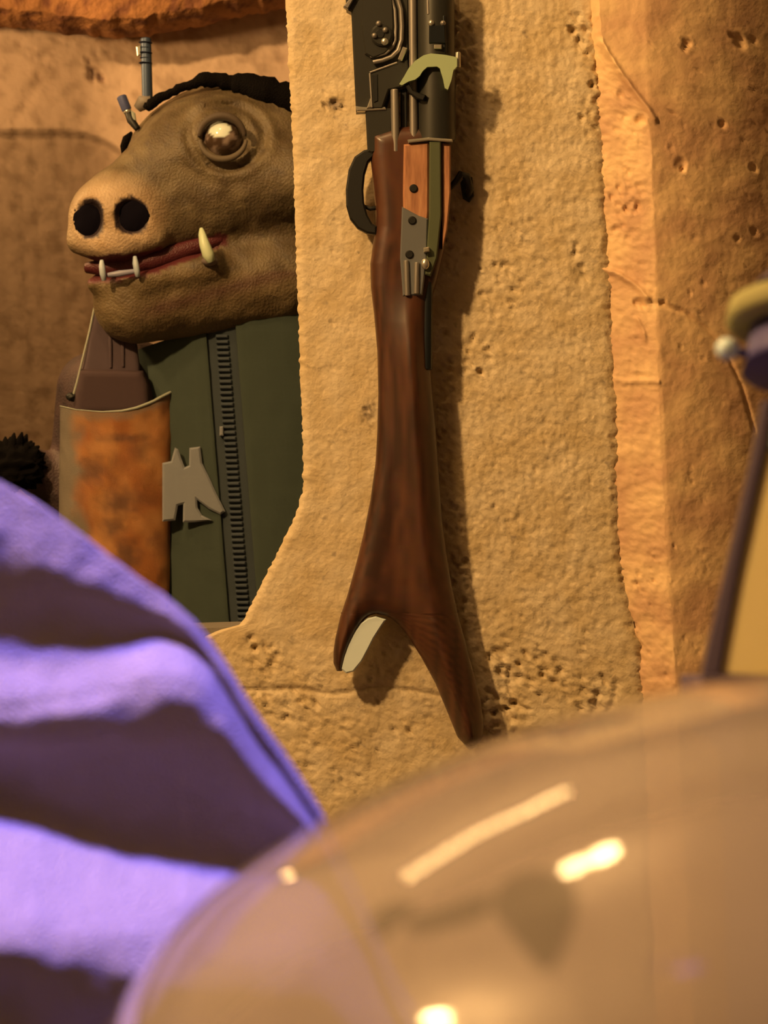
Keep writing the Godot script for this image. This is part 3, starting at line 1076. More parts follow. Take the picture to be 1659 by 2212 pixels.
	put("tooth_plate", tube([L(256, 614, 246), L(280, 611, 250), L(310, 606, 248)], [5 * sc, 7 * sc, 5 * sc], 10), mat(base(140, 112, 84, 0.95), 0.4), o)
	put("tusk", tube([L(449, 516, 232), L(451, 528, 238), L(456, 548, 244), L(464, 570, 244), L(470, 584, 238)], [4 * sc, 8 * sc, 11 * sc, 13 * sc, 9 * sc], 12), M.bone, o)
	put("tusk_gum", ball(L(466, 583, 226), Vector3(17, 10, 14) * sc), mat(base(120, 84, 50, 0.95), 0.5), o)
	# black hide ridge over the crown
	var pts := []
	var rr := []
	for q in [[322, 232, 60, 9], [338, 218, 66, 13], [360, 205, 70, 10], [392, 192, 74, 9], [420, 182, 76, 10], [446, 172, 76, 15], [480, 173, 78, 16], [516, 180, 84, 22], [556, 190, 90, 28], [600, 204, 92, 32], [650, 222, 90, 32], [710, 262, 80, 28], [760, 330, 60, 20]]:
		pts.append(L(q[0], q[1] + 15, q[2] + 22))
		rr.append(q[3] * sc)
	var ridge := []
	var rrad := []
	for i in pts.size() - 1:
		for k in 4:
			var t := k / 4.0
			ridge.append(pts[i].lerp(pts[i + 1], t) + Vector3(0, 5.0 * sc * n_mid.get_noise_2d(i * 40 + k * 10, 4), 0))
			rrad.append(lerpf(rr[i], rr[i + 1], t) * (1.0 + 0.35 * n_mid.get_noise_2d(i * 44 + k * 11, 90)))
	put("hide_ridge", tube(ridge, rrad, 12), M.hide, o)
	put("brow_tuft", tube([L(294, 300, 112), L(284, 314, 118), L(278, 332, 122), L(276, 348, 122)], [3 * sc, 9 * sc, 8 * sc, 3 * sc], 8), M.hide, o)
	# head gear
	var g := Node3D.new()
	var rodm := put("antenna", rod(322, 226, 318, 88, 40, 11.5, 12), M.rod, o)
	for i in 5:
		put("notch_ring", rod(317.5, 96 + i * 11, 317.3, 101 + i * 11, 40, 14.5 - (i % 2) * 2, 10), M.rod_dark, rodm)
	put("antenna_clip", prism_mesh([[298, 108], [308, 104], [309, 126], [300, 128]], 34, 48, 2), M.bright, rodm)
	put("antenna_base", tube([L(300, 240, 40), L(312, 228, 44), L(330, 224, 44)], [10 * sc, 17 * sc, 12 * sc], 12), mat(base(130, 96, 56, 0.95), 0.6), o)
	g.free()
	var mic := put("microphone", rod(266, 214, 279, 246, 50, 11, 12), M.rod_dark, o)
	put("collar_ring", rod(278, 243, 281, 252, 50, 9, 12), M.bright, mic)
	put("boom", tube([L(281, 250, 50), L(288, 268, 55), L(302, 286, 62)], [8 * sc, 9 * sc, 7 * sc], 10), M.steel_black, mic)
	put("boom_clip", prism_mesh([[288, 246], [297, 252], [299, 268], [292, 270]], 52, 62, 2), M.trim, mic)
	# vest
	var zl := [[640, 448], [1500, 515]]
	var zr := [[640, 510], [1500, 577]]
	var shoulder := [[640, 300], [760, 308], [860, 334], [905, 350], [1500, 352]]
	put("vest_panel", vest_panel(shoulder, zl, 700, 2200, 4, 9, 90, 16), M.vest, o)
	put("vest_panel", vest_panel(zr, [[640, 800], [1500, 868]], 690, 2200, 4, 9, 90, 20), M.vest, o)
	var tape := put("zipper_tape", vest_panel([[640, 445], [1500, 512]], [[640, 513], [1500, 580]], 690, 2200, -2, 5, 60, 8), M.tape, o)
	var first: MeshInstance3D = null
	for i in 58:
		var y := 734.0 + i * 12.0
		var x := 479.0 + (y - 640.0) * 0.078
		var s := Soup.new()
		if first == null:
			prism(s, [[x - 13, y - 3.5], [x + 13, y - 3.5], [x + 13, y + 3.5], [x - 13, y + 3.5]], 0, 9, 2)
			var base_p := vest_point(x, y, 0) - L(0, 0, 0)
			first = put("zipper_tooth", soup_mesh(s), M.tooth, tape)
			first.set_meta("x", x)
			first.position = Vector3(0, 0, vest_point(x, y, 2).z)
		else:
			var t: MeshInstance3D = first.duplicate()
			t.name = "zipper_tooth"
			tape.add_child(t, true)
			t.position = Vector3((x - first.get_meta("x")) * sc, -i * 12.0 * sc, vest_point(x, y, 2).z)
	put("zipper_pull", prism_mesh([[482, 925], [490, 925], [490, 945], [482, 945]], 126, 140, 2), M.emblem, tape)
	# emblem on the vest, an angular pale badge
	var em := []
	for q in [[945, 780], [962, 790], [975, 830], [995, 882], [1018, 872], [1020, 782], [1075, 775], [1085, 860], [1120, 930], [1160, 1020], [1205, 1110], [1180, 1126], [1120, 1096], [1058, 1048], [1062, 1092], [1085, 1130], [1138, 1156], [1040, 1166], [986, 1166], [988, 1072], [960, 1080], [946, 1156], [880, 1162], [880, 860], [925, 850]]:
		em.append(Vector2(q[0] / 2.44, 650 + q[1] / 2.44))
	var badge := Soup.new()
	prism(badge, em, 0, 9, 4)
	var bd := put("badge", soup_mesh(badge), M.emblem, o)
	bd.position.z = vest_point(470, 1050, 12).z
	bd.rotation.y = 0.0
	# orange sleeve panel with a pale hem
	var rows := 70
	var cols := 34
	v = PackedVector3Array()
	c = PackedColorArray()
	var hem := [[140, 882], [180, 890], [235, 894], [280, 893], [310, 886], [340, 872], [380, 850]]
	var hem_line := [[138, 880], [180, 890], [235, 895], [280, 893], [310, 886], [340, 873], [382, 848]]
	for r in rows:
		for k in cols:
			var t := float(k) / (cols - 1)
			var a := lerpf(-1.5, 1.35, t)
			var x := 260.0 + 121.0 * sin(a)
			var top := along(hem_line, x)
			var y := lerpf(top, 1480.0, float(r) / (rows - 1))
			var z := 82.0 + 76.0 * cos(a) + 6.0 * n_big.get_noise_2d(x * 1.5, y * 0.8)
			v.append(L(x + (y - 880) * -0.012, y, z))
			var m := clampf(0.5 + 1.4 * n_big.get_noise_2d(x * 0.9 + 50, y * 0.6), 0, 1)
			var orange := base(152, 74, 20, 0.95).lerp(base(176, 98, 34, 0.95), m)
			var blot := clampf(n_big.get_noise_2d(x * 0.8 + 900, y * 0.9) * 1.5 - 0.2, 0, 1)
			for q in [[275, 1085, 45, 34], [215, 1020, 38, 30], [290, 1200, 28, 40], [280, 950, 60, 10], [262, 1140, 26, 26]]:
				blot = maxf(blot, clampf(1.3 - Vector2((x - q[0]) / q[2], (y - q[1]) / q[3]).length() + 0.5 * n_mid.get_noise_2d(x, y), 0, 1))
			orange = orange.lerp(base(92, 50, 22, 0.95), blot * 0.75)
			var tanny := smoothstep(205.0, 165.0, x + 22.0 * n_big.get_noise_2d(x, y * 1.2) - clampf((y - 1050) * 0.22, 0, 60))
			tanny = maxf(tanny, smoothstep(16.0, 4.0, absf(y - top - 6) + 6 * n_mid.get_noise_2d(x, y)) * 0.7)
			c.append(orange.lerp(base(116, 84, 46, 0.95), tanny))
	var sl := put("orange_sleeve", sheet(rows, cols, v, Vector3.BACK, c), M.orange, o)
	var hp := []
	var hr := []
	for k in cols:
		hp.append(v[k])
		hr.append((1.2 + 2.0 * smoothstep(0.35, 0.7, float(k) / cols)) * sc)
	put("pale_hem", tube(hp, hr, 8), M.trim, sl)
	# cloth flap and pouch on the shoulder
	put("shoulder_flap", pillow(V2([[214, 684], [262, 700], [304, 738], [312, 800], [308, 850], [186, 850], [184, 826], [198, 760]]), 112, 12, 12, 5.0), M.strap, o)
	put("flap_fold", tube([L(248, 706, 122), L(250, 750, 126), L(251, 800, 126)], [2.5 * sc, 4 * sc, 3 * sc], 8), M.strap, o)
	put("flap_fold", tube([L(274, 716, 122), L(276, 760, 126), L(277, 798, 126)], [2.5 * sc, 4 * sc, 3 * sc], 8), M.strap, o)
	put("shoulder_pouch", pillow(V2([[184, 802], [318, 804], [330, 840], [334, 900], [170, 905], [174, 850]]), 118, 20, 18, 5.0), M.pouch, o)
	# cord
	put("cord", tube([L(216, 668, 116), L(206, 720, 122), L(192, 780, 128), L(180, 830, 128), L(172, 858, 124)], [2.2 * sc, 2.2 * sc, 2.2 * sc, 2.4 * sc, 3 * sc], 8), M.trim, o)
	put("cord_knot", ball(L(168, 862, 122), Vector3(13, 9, 9) * sc, 0.3, 0.5), M.steel_black, o)
	# ragged black cuff at the end of the arm
	var cuff := put("ragged_cuff", ball(L(38, 1010, 46), Vector3(62, 48, 44) * sc, 0.5, 0.9, 24, 30), M.black, o)
	var r2 := RandomNumberGenerator.new()
	r2.seed = 12
	for i in 26:
		var a := -PI * 1.05 + PI * 1.3 * i / 25.0
		var p0 := L(40 + 38 * cos(a), 1006 + 30 * sin(a), 50 + r2.randf_range(-20, 20))
		var p1 := L(40 + r2.randf_range(52, 64) * cos(a + 0.2), 1006 + r2.randf_range(50, 72) * sin(a + 0.1), 46 + r2.randf_range(-20, 20))
		put("tuft", tube([p0, p0.lerp(p1, 0.6), p1], [11 * sc, 9 * sc, 2 * sc], 7), M.black, cuff)

# ---------------------------------------------------------------- rifle
func V2(a: Array) -> Array:
	var r := []
	for p in a:
		r.append(Vector2(p[0], p[1]))
	return r

func stain(x: float, y: float) -> Color:
	var wood := Color(0.042, 0.017, 0.010)
	var streak := Color(0.098, 0.037, 0.019)
	return wood.lerp(streak, clampf(0.5 + 1.2 * n_mid.get_noise_2d(x * 1.5 + 500, y * 0.07) + 0.5 * n_big.get_noise_2d(x * 0.8, y * 0.1), 0, 1))

func rifle() -> void:
	var o := thing("prop_rifle", "long dark rifle with forked red-brown wooden stock hanging on plaster wall", "rifle", 900, 1612, 0.024)
	var stock := V2([[800, 338], [800, 290], [845, 276], [926, 270], [966, 276], [971, 300], [973, 348], [972, 420], [968, 480], [960, 540], [946, 600], [932, 650], [928, 720], [930, 790], [935, 850], [940, 910], [945, 980], [950, 1050], [955, 1120], [964, 1190], [975, 1260], [990, 1330], [1009, 1400], [1025, 1460], [1038, 1510], [1045, 1560], [1044, 1590], [1035, 1606], [1020, 1613], [1003, 1608], [988, 1592], [965, 1535], [940, 1475], [910, 1420], [880, 1372], [862, 1350], [845, 1336], [828, 1328], [812, 1326], [798, 1330], [786, 1340], [772, 1360], [758, 1388], [748, 1414], [742, 1440], [738, 1452], [728, 1451], [720, 1432], [720, 1408], [724, 1380], [735, 1332], [752, 1280], [770, 1215], [786, 1150], [800, 1080], [811, 1000], [815, 930], [817, 850], [815, 760], [808, 680], [801, 620], [800, 570], [806, 525], [812, 490], [811, 450], [806, 400]])
	var ridge := [[300, 880], [560, 885], [700, 884], [850, 893], [1000, 902], [1120, 908], [1250, 922], [1350, 940], [1450, 968], [1560, 1004], [1620, 1015]]
	put("stock", pillow(stock, 0, 30, 36, 3.0, ridge, 26.0, 50.0, true), M.wood, o)
	# pale plate lining the inside of the short prong
	put("butt_plate", prism_mesh([[736, 1444], [742, 1420], [750, 1396], [762, 1370], [778, 1346], [794, 1335], [812, 1331], [834, 1338], [822, 1356], [808, 1378], [796, 1402], [782, 1428], [764, 1450], [748, 1454]], -26, 14, 3), M.plate, o)
	put("prong_glint", tube([L(1004, 1604, 0), L(1016, 1614, 2), L(1030, 1610, 0)], [5 * sc, 7 * sc, 5 * sc], 10), M.bright, o)  # bright bead stands in for a glint on the prong
	# orange wooden panel, rail, screws
	put("side_panel", prism_mesh([[872, 316], [926, 312], [926, 462], [918, 540], [890, 560], [872, 540], [870, 420]], 10, 36, 4), M.wood_light, o)
	put("rail", prism_mesh([[927, 310], [952, 310], [953, 470], [944, 560], [930, 600], [918, 596], [926, 470]], 10, 41, 3), M.rail, o)
	put("rear_panel", prism_mesh([[954, 312], [973, 316], [973, 420], [966, 500], [955, 540]], 6, 30, 3), M.wood_light, o)
	put("grey_plate", prism_mesh([[868, 450], [905, 470], [924, 476], [922, 560], [912, 640], [870, 642], [864, 560]], 20, 39, 3), mat(base(104, 84, 54, 0.8), 0.4, 0.4), o)
	for q in [[893, 411, 37], [890, 480, 40], [884, 553, 40]]:
		put("screw", prism_mesh(disc(q[0], q[1], 9, 16), 30, q[2] + 3.0, 2), M.steel_black, o)
	put("small_rod", rod(877, 566, 880, 642, 40, 6), M.steel_grey, o)
	put("small_rod", rod(900, 570, 899, 638, 40, 6), M.steel_grey, o)
	put("bolt", ball(L(918, 574, 46), Vector3(9, 12, 8) * sc), M.bright, o)
	put("stud", prism_mesh([[914, 540], [926, 538], [927, 548], [915, 550]], 40, 56, 2), M.bright, o)
	put("barrel_strip", rod(922, 600, 922, 800, 14, 12), M.steel_blue, o)
	# trigger guard and trigger
	put("trigger_guard", prism_mesh([[814, 320], [786, 326], [766, 340], [753, 368], [747, 410], [748, 446], [756, 474], [772, 494], [792, 505], [814, 508], [814, 490], [804, 484], [794, 466], [787, 440], [785, 410], [788, 378], [796, 352], [808, 340]], -14, 16, 4), M.steel_black, o)
	put("trigger", tube([L(812, 449, 0), L(800, 451, 0), L(790, 447, 0), L(784, 444, 0)], [5 * sc, 5 * sc, 4 * sc, 3 * sc], 10), M.steel_black, o)
	# receiver
	put("metal_collar", prism_mesh([[880, 307], [926, 302], [976, 306], [977, 312], [926, 309], [882, 314]], -10, 44, 2), M.bright, o)
	put("lower_block", prism_mesh([[789, 236], [848, 236], [848, 322], [826, 326], [804, 334], [794, 330]], -30, 20, 4), M.steel, o)
	put("receiver_block", prism_mesh([[744, -60], [884, -60], [884, 190], [846, 200], [832, 240], [769, 243], [766, 180], [762, 100], [759, 28], [748, 22]], -34, 14, 4), M.steel, o)
	put("top_cap", prism_mesh([[742, 18], [762, -6], [768, -4], [752, 24]], 0, 26, 2), M.steel_grey, o)
	put("dark_slot", prism_mesh([[788, -20], [804, -20], [804, 16], [797, 20], [790, 14]], 10, 18, 2), M.steel_black, o)
	# raised rounded housing with two ridges round the boss
	for w in [[0.0, 5.0, 30.0], [13.0, 4.0, 24.0]]:
		var k: float = w[0]
		var path := []
		var rr := []
		for q in [[846 - k, -30], [860 - k, 4], [866 - k, 24], [868 - k, 60], [867 - k, 90], [860 - k, 112 - k * 0.5], [846 - k, 126 - k * 0.6], [826 - k, 134 - k * 0.8], [806 - k * 0.5, 138 - k]]:
			path.append(L(q[0], q[1], w[2] - 8))
			rr.append(w[1] * sc)
		put("housing_ridge", tube(path, rr, 10), M.steel_grey, o)
	put("housing", prism_mesh([[784, -30], [846, -30], [850, 10], [852, 60], [848, 104], [832, 120], [806, 130], [788, 120], [780, 60]], 8, 22, 4), M.steel, o)
	var boss := put("boss", prism_mesh(disc(824, 80, 24, 20), 18, 30, 4), M.steel, o)
	put("boss_hole", prism_mesh(disc(821, 78, 10, 16), 26, 32, 1.5), M.steel_black, boss)
	for q in [[831, 95, 8], [832, 70, 6], [809, 82, 6], [818, 56, 6]]:
		put("boss_glint", ball(L(q[0], q[1], 32), Vector3(q[2], q[2], 6) * sc, 0, 1, 10, 14), M.bright if q[2] == 8 else M.steel_grey, boss)  # bright dots stand in for highlights on the boss
	# stepped lower plate, its edge highlights laid on as pale rods
	var plate := put("step_plate", prism_mesh([[798, 162], [858, 139], [880, 132], [884, 170], [866, 192], [840, 198], [826, 238], [803, 238]], 10, 26, 3), M.steel, o)
	put("edge_highlight", rod(799, 161, 858, 139, 26, 2.6, 8), M.steel_grey, plate)
	put("edge_highlight", rod(799, 162, 804, 236, 26, 2.4, 8), M.steel_grey, plate)
	put("plate_slot", prism_mesh([[804, 166], [816, 164], [817, 222], [808, 226]], 22, 28, 1.5), M.steel_black, plate)
	put("bright_tab", prism_mesh([[870, 106], [880, 109], [868, 137], [859, 133]], 22, 34, 2), M.bright, o)
	put("foot_wedge", prism_mesh([[792, 238], [800, 216], [805, 214], [804, 236]], 16, 28, 2), M.bright, o)
	put("foot_bar", prism_mesh([[768, 232], [783, 234], [804, 236], [832, 234], [834, 240], [804, 242], [771, 243]], 8, 24, 2), M.bright, o)
	put("gas_rod", rod(852, 196, 855, 332, 22, 9), M.steel_grey, o)
	put("guide_tube", rod(890, -60, 894, 312, 20, 9), M.steel_grey, o)
	put("groove_strip", prism_mesh([[864, -60], [878, -60], [880, 330], [866, 330]], -20, 10, 2), M.steel_black, o)
	put("barrel", rod(938, -60, 942, 312, 0, 43, 28), M.steel, o)
	put("barrel_rib", rod(922, -60, 925, 38, 38, 4, 10), M.steel_grey, o)
	put("barrel_rib", rod(958, 40, 960, 120, 36, 4, 10), M.steel_blue, o)
	for q in [[931, 57, 7], [956, 57, 6]]:
		put("barrel_pin", ball(L(q[0], q[1], 42), Vector3(q[2], q[2], 7) * sc, 0, 1, 10, 14), M.bright if q[0] == 931 else M.steel_grey, o)
	put("barrel_plate", prism_mesh([[926, 62], [960, 62], [962, 100], [926, 100]], 36, 46, 2), M.steel_blue, o)
	put("maker_tab", prism_mesh([[937, 104], [953, 104], [953, 113], [937, 113]], 38, 50, 1.5), M.bright, o)
	# olive clamp with fangs
	var clamp := put("olive_clamp", prism_mesh([[862, 190], [872, 174], [882, 156], [896, 140], [914, 128], [930, 124], [960, 127], [986, 132], [986, 152], [978, 160], [974, 180], [966, 202], [960, 198], [956, 178], [949, 156], [943, 152], [922, 153], [912, 162], [906, 172], [896, 180], [882, 184], [868, 192]], 30, 56, 4), M.olive, o)
	put("clamp_pin", rod(988, 119, 988, 152, 40, 6, 12), M.bright, clamp)
	put("clamp_shadow", prism_mesh([[872, 188], [884, 188], [892, 202], [906, 208], [920, 212], [914, 224], [900, 220], [884, 208]], 36, 50, 2), M.steel_black, clamp)  # dark piece stands in for the shadow under the clamp
	# wall hook that carries the rifle
	var h := thing("wall_hook", "small black metal hook in plaster right of the rifle", "hook", 1002, 405, 0.0)
	put("hook_arm", tube([L(1008, 432, -16), L(1014, 410, 28), L(1006, 386, 44), L(994, 382, 52), L(984, 398, 56), L(962, 420, 50)], [8 * sc, 9 * sc, 9 * sc, 8 * sc, 7 * sc, 5 * sc], 10), M.steel_black, h)
	put("wall_plate", prism_mesh([[994, 396], [1006, 378], [1020, 384], [1024, 424], [1014, 438], [1000, 430]], -24, 9, 2), M.steel_black, h)

# ---------------------------------------------------------------- blurred things near the camera
func foreground_cloth() -> void:
	var o := thing("draped_cloth", "pale cloth with broad violet-lit folds, blurred at the lower left", "cloth", 100, 9300, 1.35)
	var xs := [-700.0, 0.0, 150.0, 300.0, 420.0, 550.0, 712.0, 900.0]
	# lines of the folds: height in the photograph at each x, and how far they stand out
	var lines := [
		[[860, 1035, 1130, 1258, 1318, 1545, 1765, 2230], 0.0],
		[[1000, 1100, 1180, 1285, 1338, 1560, 1780, 2240], 10.0],
		[[1150, 1190, 1240, 1315, 1350, 1572, 1790, 2250], 14.0],
		[[1420, 1392, 1385, 1372, 1366, 1592, 1800, 2260], -2.0],
		[[1600, 1520, 1500, 1468, 1440, 1640, 1815, 2270], 66.0],
		[[1650, 1580, 1570, 1550, 1540, 1690, 1825, 2280], 80.0],
		[[1660, 1712, 1750, 1792, 1815, 1852, 1856, 2300], 14.0],
		[[1820, 1850, 1880, 1920, 1935, 1950, 1950, 2340], 176.0],
		[[1960, 1985, 2020, 2060, 2080, 2090, 2090, 2400], 300.0],
		[[2080, 2120, 2190, 2230, 2250, 2260, 2270, 2480], 270.0],
		[[2300, 2330, 2370, 2400, 2420, 2430, 2440, 2600], 370.0],
		[[3400, 3400, 3400, 3400, 3400, 3400, 3400, 3400], 440.0],
		[[9300, 9300, 9300, 9300, 9300, 9300, 9300, 9300], 500.0],
	]
	var per := 14
	var cols := 120
	var nl := lines.size()
	var rows := (nl - 1) * per + 1
	var v := PackedVector3Array()
	for side in 2:
		for r in rows:
			var i := mini(r / per, nl - 2)
			var t := float(r - i * per) / per
			for k in cols:
				var x := lerpf(-700, 900, float(k) / (cols - 1))
				var yy := []
				var zz := []
				for j in [maxi(i - 1, 0), i, i + 1, mini(i + 2, nl - 1)]:
					var line := []
					for n in xs.size():
						line.append([xs[n], lines[j][0][n]])
					yy.append((along(line, x - 70) + along(line, x - 35) + 2.0 * along(line, x) + along(line, x + 35) + along(line, x + 70)) / 6.0)
					zz.append(lines[j][1])
				var y := cubic_interpolate(yy[1], yy[2], yy[0], yy[3], t) if i < nl - 3 else lerpf(yy[1], yy[2], t)
				var z := cubic_interpolate(zz[1], zz[2], zz[0], zz[3], t)
				z *= lerpf(1.0, 0.72, smoothstep(300, 900, x))
				z += 2.0 * n_big.get_noise_2d(x, y) + 18.0 * n_big.get_noise_2d(x * 0.2, y * 0.25)
				y += 6.0 * n_big.get_noise_2d(x * 0.5 + 100, y * 0.1)
				if side == 1:
					z = -120.0 * (1.0 - exp(-r / 10.0)) - 20.0
				v.append(L(x, y, z))
	var f := sheet_faces(rows, cols, v, Vector3.BACK)
	f.append_array(sheet_faces(rows, cols, v, Vector3.FORWARD, false, rows * cols))
	# close the right-hand and left-hand ends and the top
	var n0 := rows * cols
	for r in rows - 1:
		var a := r * cols + cols - 1
		f.append_array(PackedInt32Array([a, n0 + a, a + cols, a + cols, n0 + a, n0 + a + cols]))
		a = r * cols
		f.append_array(PackedInt32Array([a, a + cols, n0 + a, a + cols, n0 + a + cols, n0 + a]))
	for k in cols - 1:
		f.append_array(PackedInt32Array([k, n0 + k, k + 1, k + 1, n0 + k, n0 + k + 1]))
	put("folds", commit(v, f), M.cloth, o)

const DOME := [[0, 0], [60, 1], [120, 5], [240, 19], [380, 38], [600, 84], [760, 126], [900, 176], [1050, 240], [1180, 305], [1310, 376], [1430, 456], [1530, 546], [1610, 656], [1665, 780], [1705, 930], [1730, 1100], [1742, 1310]]

func dome_profile() -> Array:
	var cv := Curve2D.new()
	for p in DOME:
		cv.add_point(Vector2(p[0], p[1]))
	var n := 90
	var pts := []
	for i in n + 1:
		pts.append(cv.sample_baked(cv.get_baked_length() * i / n))
	for it in 5:
		var q := pts.duplicate()
		for i in range(1, n):
			q[i] = (pts[i - 1] + pts[i] * 2 + pts[i + 1]) / 4
		pts = q
	return pts

# a dark reflection painted as a patch on the outside of the glass: its outline in turns round the axis and steps down the profile
func reflection_patch(outline: Array) -> ArrayMesh:
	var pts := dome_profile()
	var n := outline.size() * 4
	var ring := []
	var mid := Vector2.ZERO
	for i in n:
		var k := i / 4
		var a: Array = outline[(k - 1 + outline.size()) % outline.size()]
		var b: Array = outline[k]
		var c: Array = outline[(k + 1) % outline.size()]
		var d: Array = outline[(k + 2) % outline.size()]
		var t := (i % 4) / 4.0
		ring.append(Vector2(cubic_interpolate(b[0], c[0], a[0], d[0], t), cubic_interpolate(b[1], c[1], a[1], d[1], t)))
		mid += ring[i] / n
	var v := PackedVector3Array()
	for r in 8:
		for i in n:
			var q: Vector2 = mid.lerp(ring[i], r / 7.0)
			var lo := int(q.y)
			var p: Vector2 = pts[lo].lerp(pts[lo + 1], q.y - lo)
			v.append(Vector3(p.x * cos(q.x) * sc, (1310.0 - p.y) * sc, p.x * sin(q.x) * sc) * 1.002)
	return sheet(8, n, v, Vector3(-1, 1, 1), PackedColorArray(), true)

func dome_shell(k: float, drop: float) -> ArrayMesh:
	var n := 90
	var v := PackedVector3Array()
	var pts := dome_profile()
	for p in pts:
		for j in 160:
			var a := TAU * j / 160
			var r: float = p.x * k
			v.append(Vector3(r * cos(a) * sc, (1310.0 - p.y * k - drop) * sc, r * sin(a) * sc))
	var f := sheet_faces(n + 1, 160, v, Vector3.ZERO, true)
	return commit(v, f)

func glass_dome() -> void:
	var o := thing("glass_dome", "wide milky glass dome blurred across the lower right foreground", "dome", 1900, 2752, 1.70)
	o.rotation.z = 0.0
	put("outer_shell", dome_shell(1.0, 0), M.glass, o)
	put("inner_shell", dome_shell(0.905, 20), M.liner, o)
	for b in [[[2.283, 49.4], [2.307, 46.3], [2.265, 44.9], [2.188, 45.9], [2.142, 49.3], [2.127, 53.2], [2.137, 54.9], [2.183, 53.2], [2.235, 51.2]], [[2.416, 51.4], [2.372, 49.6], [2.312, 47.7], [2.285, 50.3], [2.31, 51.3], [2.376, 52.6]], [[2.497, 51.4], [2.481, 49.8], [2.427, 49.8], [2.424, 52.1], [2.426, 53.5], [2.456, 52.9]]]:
		put("dark_reflection", reflection_patch(b), M.dark_reflection, o)  # dark reflection in the dome, painted on as translucent patches
	put("rim", tube([Vector3(0, 0, 0), Vector3(0, 0.004, 0)], [0.217, 0.217], 60), M.counter, o)

func counter() -> void:
	var top := P(1900, 2752, 1.70).y
	var o := Node3D.new()
	o.name = "bar_counter"
	add_child(o)
	o.position = Vector3(0.35, 0, 1.74)
	o.set_meta("label", "brown counter under the glass dome")
	o.set_meta("category", "counter")
	put("worktop", box_mesh(Vector3(-0.46, top - 0.04, -0.24), Vector3(0.7, top - 0.001, 0.26)), M.counter, o)
	put("front_panel", box_mesh(Vector3(-0.42, 0, -0.2), Vector3(0.66, top - 0.04, 0.22)), M.counter, o)

func lantern() -> void:
	var pl := Node3D.new()
	pl.name = "plinth"
	add_child(pl)
	var top := P(1700, 1492, 1.35).y
	pl.position = Vector3(0.30, 0, 1.33)
	pl.set_meta("label", "dark plinth behind the glass dome at the right edge")
	pl.set_meta("category", "plinth")
	put("shaft", box_mesh(Vector3(-0.16, 0, -0.1), Vector3(0.3, top - 0.02, 0.1)), M.plinth, pl)
	put("cap_slab", box_mesh(Vector3(-0.175, top - 0.02, -0.11), Vector3(0.31, top, 0.11)), M.plinth, pl)
	var o := thing("tapered_lantern", "tapered amber-panelled lantern with dark frame, blurred at the right edge", "lantern", 1760, 1492, 1.35)
	lean = -0.30
	# frame bars and amber panel of the face turned to the camera
	var s := Soup.new()
	prism(s, [[1534, 1490], [1986, 1490], [1986, 1458], [1534, 1458]], -200, 40, 6)
	put("base_bar", soup_mesh(s), M.frame, o)
	put("corner_bar", prism_mesh([[1530, 1462], [1572, 1462], [1588, 1350], [1608, 1220], [1634, 1080], [1656, 960], [1668, 860], [1640, 860], [1622, 980], [1598, 1110], [1570, 1250], [1545, 1380]], -200, 36, 6), M.frame, o)
	put("corner_bar", prism_mesh([[1990, 1462], [1948, 1462], [1932, 1350], [1912, 1220], [1886, 1080], [1864, 960], [1852, 860], [1880, 860], [1898, 980], [1922, 1110], [1950, 1250], [1975, 1380]], -200, 36, 6), M.frame, o)
	put("amber_panel", prism_mesh([[1570, 1460], [1950, 1460], [1932, 1350], [1912, 1220], [1886, 1080], [1864, 970], [1656, 970], [1634, 1080], [1608, 1220], [1588, 1350]], -60, 24, 4), M.amber, o)
	put("shoulder", prism_mesh([[1656, 972], [1864, 972], [1856, 860], [1840, 800], [1680, 800], [1664, 860]], -120, 30, 8), M.greenish, o)
	put("neck", tube([L(1760, 802, -40), L(1760, 770, -40), L(1760, 700, -40)], [175 * sc, 165 * sc, 160 * sc], 24), M.violet_dark, o)
	put("lid", tube([L(1760, 702, -40), L(1760, 690, -40), L(1760, 650, -40), L(1760, 636, -40)], [190 * sc, 215 * sc, 210 * sc, 180 * sc], 24), M.moss, o)
	put("lid_cap", tube([L(1760, 640, -40), L(1760, 590, -40)], [185 * sc, 140 * sc], 24), M.frame, o)
	put("knob", ball(L(1556, 742, 10), Vector3(26, 26, 26) * sc), M.pearl, o)
	put("knob_arm", tube([L(1566, 746, 0), L(1640, 760, -30)], [12 * sc, 12 * sc], 10), M.violet_dark, o)
	lean = 0.0
	o.rotation.y = -0.25
	o.position = P(1745, 1492, 1.35)

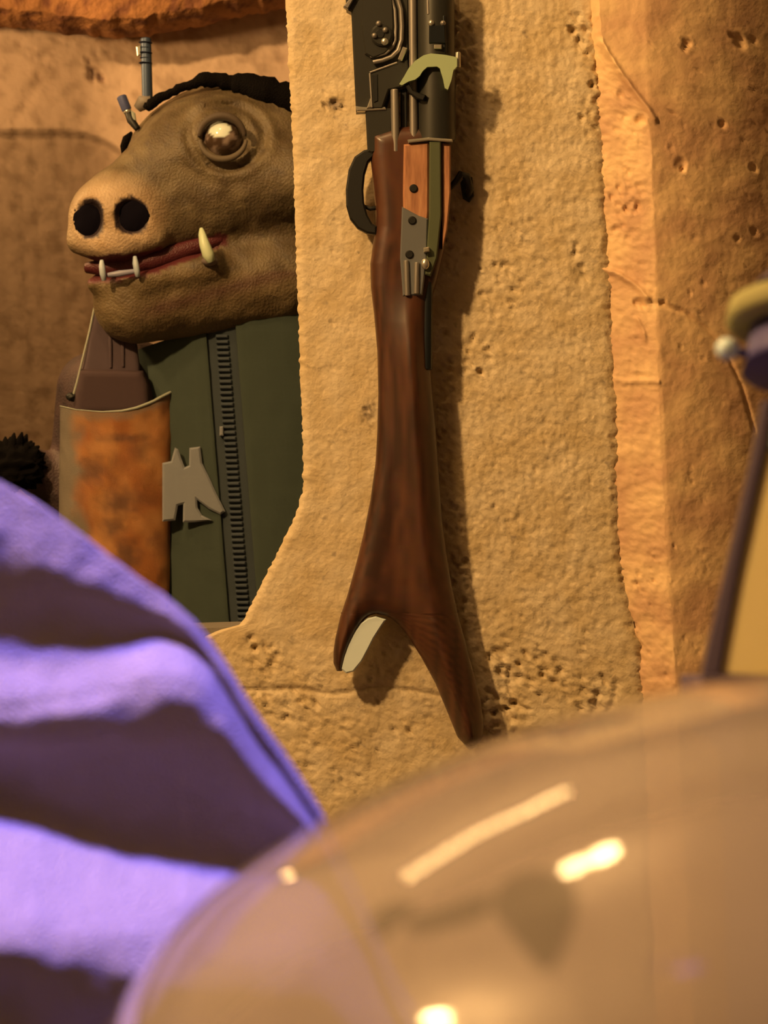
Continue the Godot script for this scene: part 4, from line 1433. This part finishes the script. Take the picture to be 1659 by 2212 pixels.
# ---------------------------------------------------------------- scene
func _ready() -> void:
	rng.seed = 4711
	n_big.seed = 1
	n_big.frequency = 0.012
	n_big.fractal_octaves = 3
	n_mid.seed = 2
	n_mid.frequency = 0.045
	n_mid.fractal_octaves = 3
	n_fine.seed = 3
	n_fine.frequency = 0.10
	n_fine.fractal_octaves = 2

	var cam := Camera3D.new()
	cam.name = "camera"
	add_child(cam)
	cam.position = CAM
	cam.rotation.z = -ROLL
	var lens := CameraAttributesPhysical.new()
	lens.frustum_focal_length = 12.0 / TY
	lens.frustum_focus_distance = 2.46
	lens.exposure_aperture = 9.0
	lens.frustum_near = 0.05
	lens.frustum_far = 50.0
	cam.attributes = lens
	cam.fov = rad_to_deg(2.0 * atan(TY))
	cam.near = 0.05
	cam.far = 50.0
	cam.current = true

	var we := WorldEnvironment.new()
	we.name = "environment"
	var env := Environment.new()
	env.background_mode = Environment.BG_COLOR
	env.background_color = Color(0, 0, 0)
	env.tonemap_mode = Environment.TONE_MAPPER_LINEAR
	env.tonemap_exposure = 1.0
	env.sdfgi_enabled = true
	env.ssao_enabled = true
	env.ssil_enabled = true
	we.environment = env
	add_child(we)

	make_materials()
	# lamps of the room: the large warm one up to the left makes the shadows
	globe_lamp("large warm globe lamp hanging high at the left", Vector3(-1.06, 2.78, 1.40), 0.055, 3.75, 60.0)
	globe_lamp("small warm globe lamp hanging close to the plaster wall", Vector3(-0.29, 2.88, 0.60), 0.035, 0.10, 60.0)
	globe_lamp("second small warm globe lamp close to the plaster wall", Vector3(-0.36, 2.88, 0.585), 0.035, 0.10, 40.0)
	tube_lamp()
	# violet spot above the cloth
	var sp := Node3D.new()
	sp.name = "violet_spot_lamp"
	add_child(sp)
	sp.position = Vector3(-0.22, 2.80, 1.50)
	sp.set_meta("label", "violet spot lamp under the ceiling above the pale cloth")
	sp.set_meta("category", "lamp")
	var aim := (Vector3(-0.13, 1.30, 1.38) - sp.position).normalized()
	put("housing", tube([-aim * 0.12, -aim * 0.03], [0.05, 0.062], 20), M.fitting, sp)
	put("lamp_lens", tube([-aim * 0.028, -aim * 0.018], [0.05, 0.05], 20), glow(Vector3(0.32, 0.16, 1.0), 3.0), sp)
	var added_hood := PackedVector3Array()
	var ha := aim.cross(Vector3.BACK).normalized()
	var hb := aim.cross(ha)
	for i in 2:
		for j in 24:
			added_hood.append(aim * (-0.03 + i * 0.20) + (ha * cos(TAU * j / 24) + hb * sin(TAU * j / 24)) * 0.064)
	put("added_hood", sheet(2, 24, added_hood, Vector3.UP, PackedColorArray(), true), M.fitting, sp)  # added to keep the violet lamp from reflecting in the dome
	put("stem", tube([-aim * 0.1, Vector3(0, 0.2, 0)], [0.01, 0.01], 8), M.fitting, sp)
	var spot := SpotLight3D.new()
	spot.name = "light"
	spot.light_color = Color(0.26, 0.20, 1.0).linear_to_srgb()
	spot.light_energy = 7.2
	spot.light_size = 0.04
	spot.spot_angle = 9.0
	spot.spot_angle_attenuation = 0.6
	spot.spot_range = 8.0
	spot.spot_attenuation = 2.0
	spot.shadow_enabled = true
	sp.add_child(spot)
	spot.look_at_from_position(sp.position, sp.position + aim)

	room()
	front_wall()
	side_wall()
	niche()
	# lamp inside the niche, beside the opening
	var bulb := Node3D.new()
	bulb.name = "niche_lamp"
	add_child(bulb)
	bulb.position = Vector3(-0.69, 2.02, -0.34)
	bulb.set_meta("label", "warm bulb on the left side wall of the niche")
	bulb.set_meta("category", "lamp")
	put("wall_socket", tube([Vector3(-0.008, 0, 0), Vector3(0.045, 0, 0)], [0.03, 0.022], 16), M.fitting, bulb)
	put("lamp_bulb", ball(Vector3(0.07, 0, 0), Vector3.ONE * 0.03), glow(LIGHT, 30.0), bulb)
	var al := OmniLight3D.new()
	al.name = "light"
	al.light_color = Color(LIGHT.x, LIGHT.y, LIGHT.z).linear_to_srgb()
	al.light_energy = 0.11
	al.light_size = 0.03
	al.omni_range = 6.0
	al.omni_attenuation = 2.0
	al.shadow_enabled = true
	bulb.add_child(al)
	al.position = Vector3(0.07, 0, 0)

	creature()
	rifle()
	counter()
	lantern()
	glass_dome()
	foreground_cloth()
	print("done ", Time.get_ticks_msec())
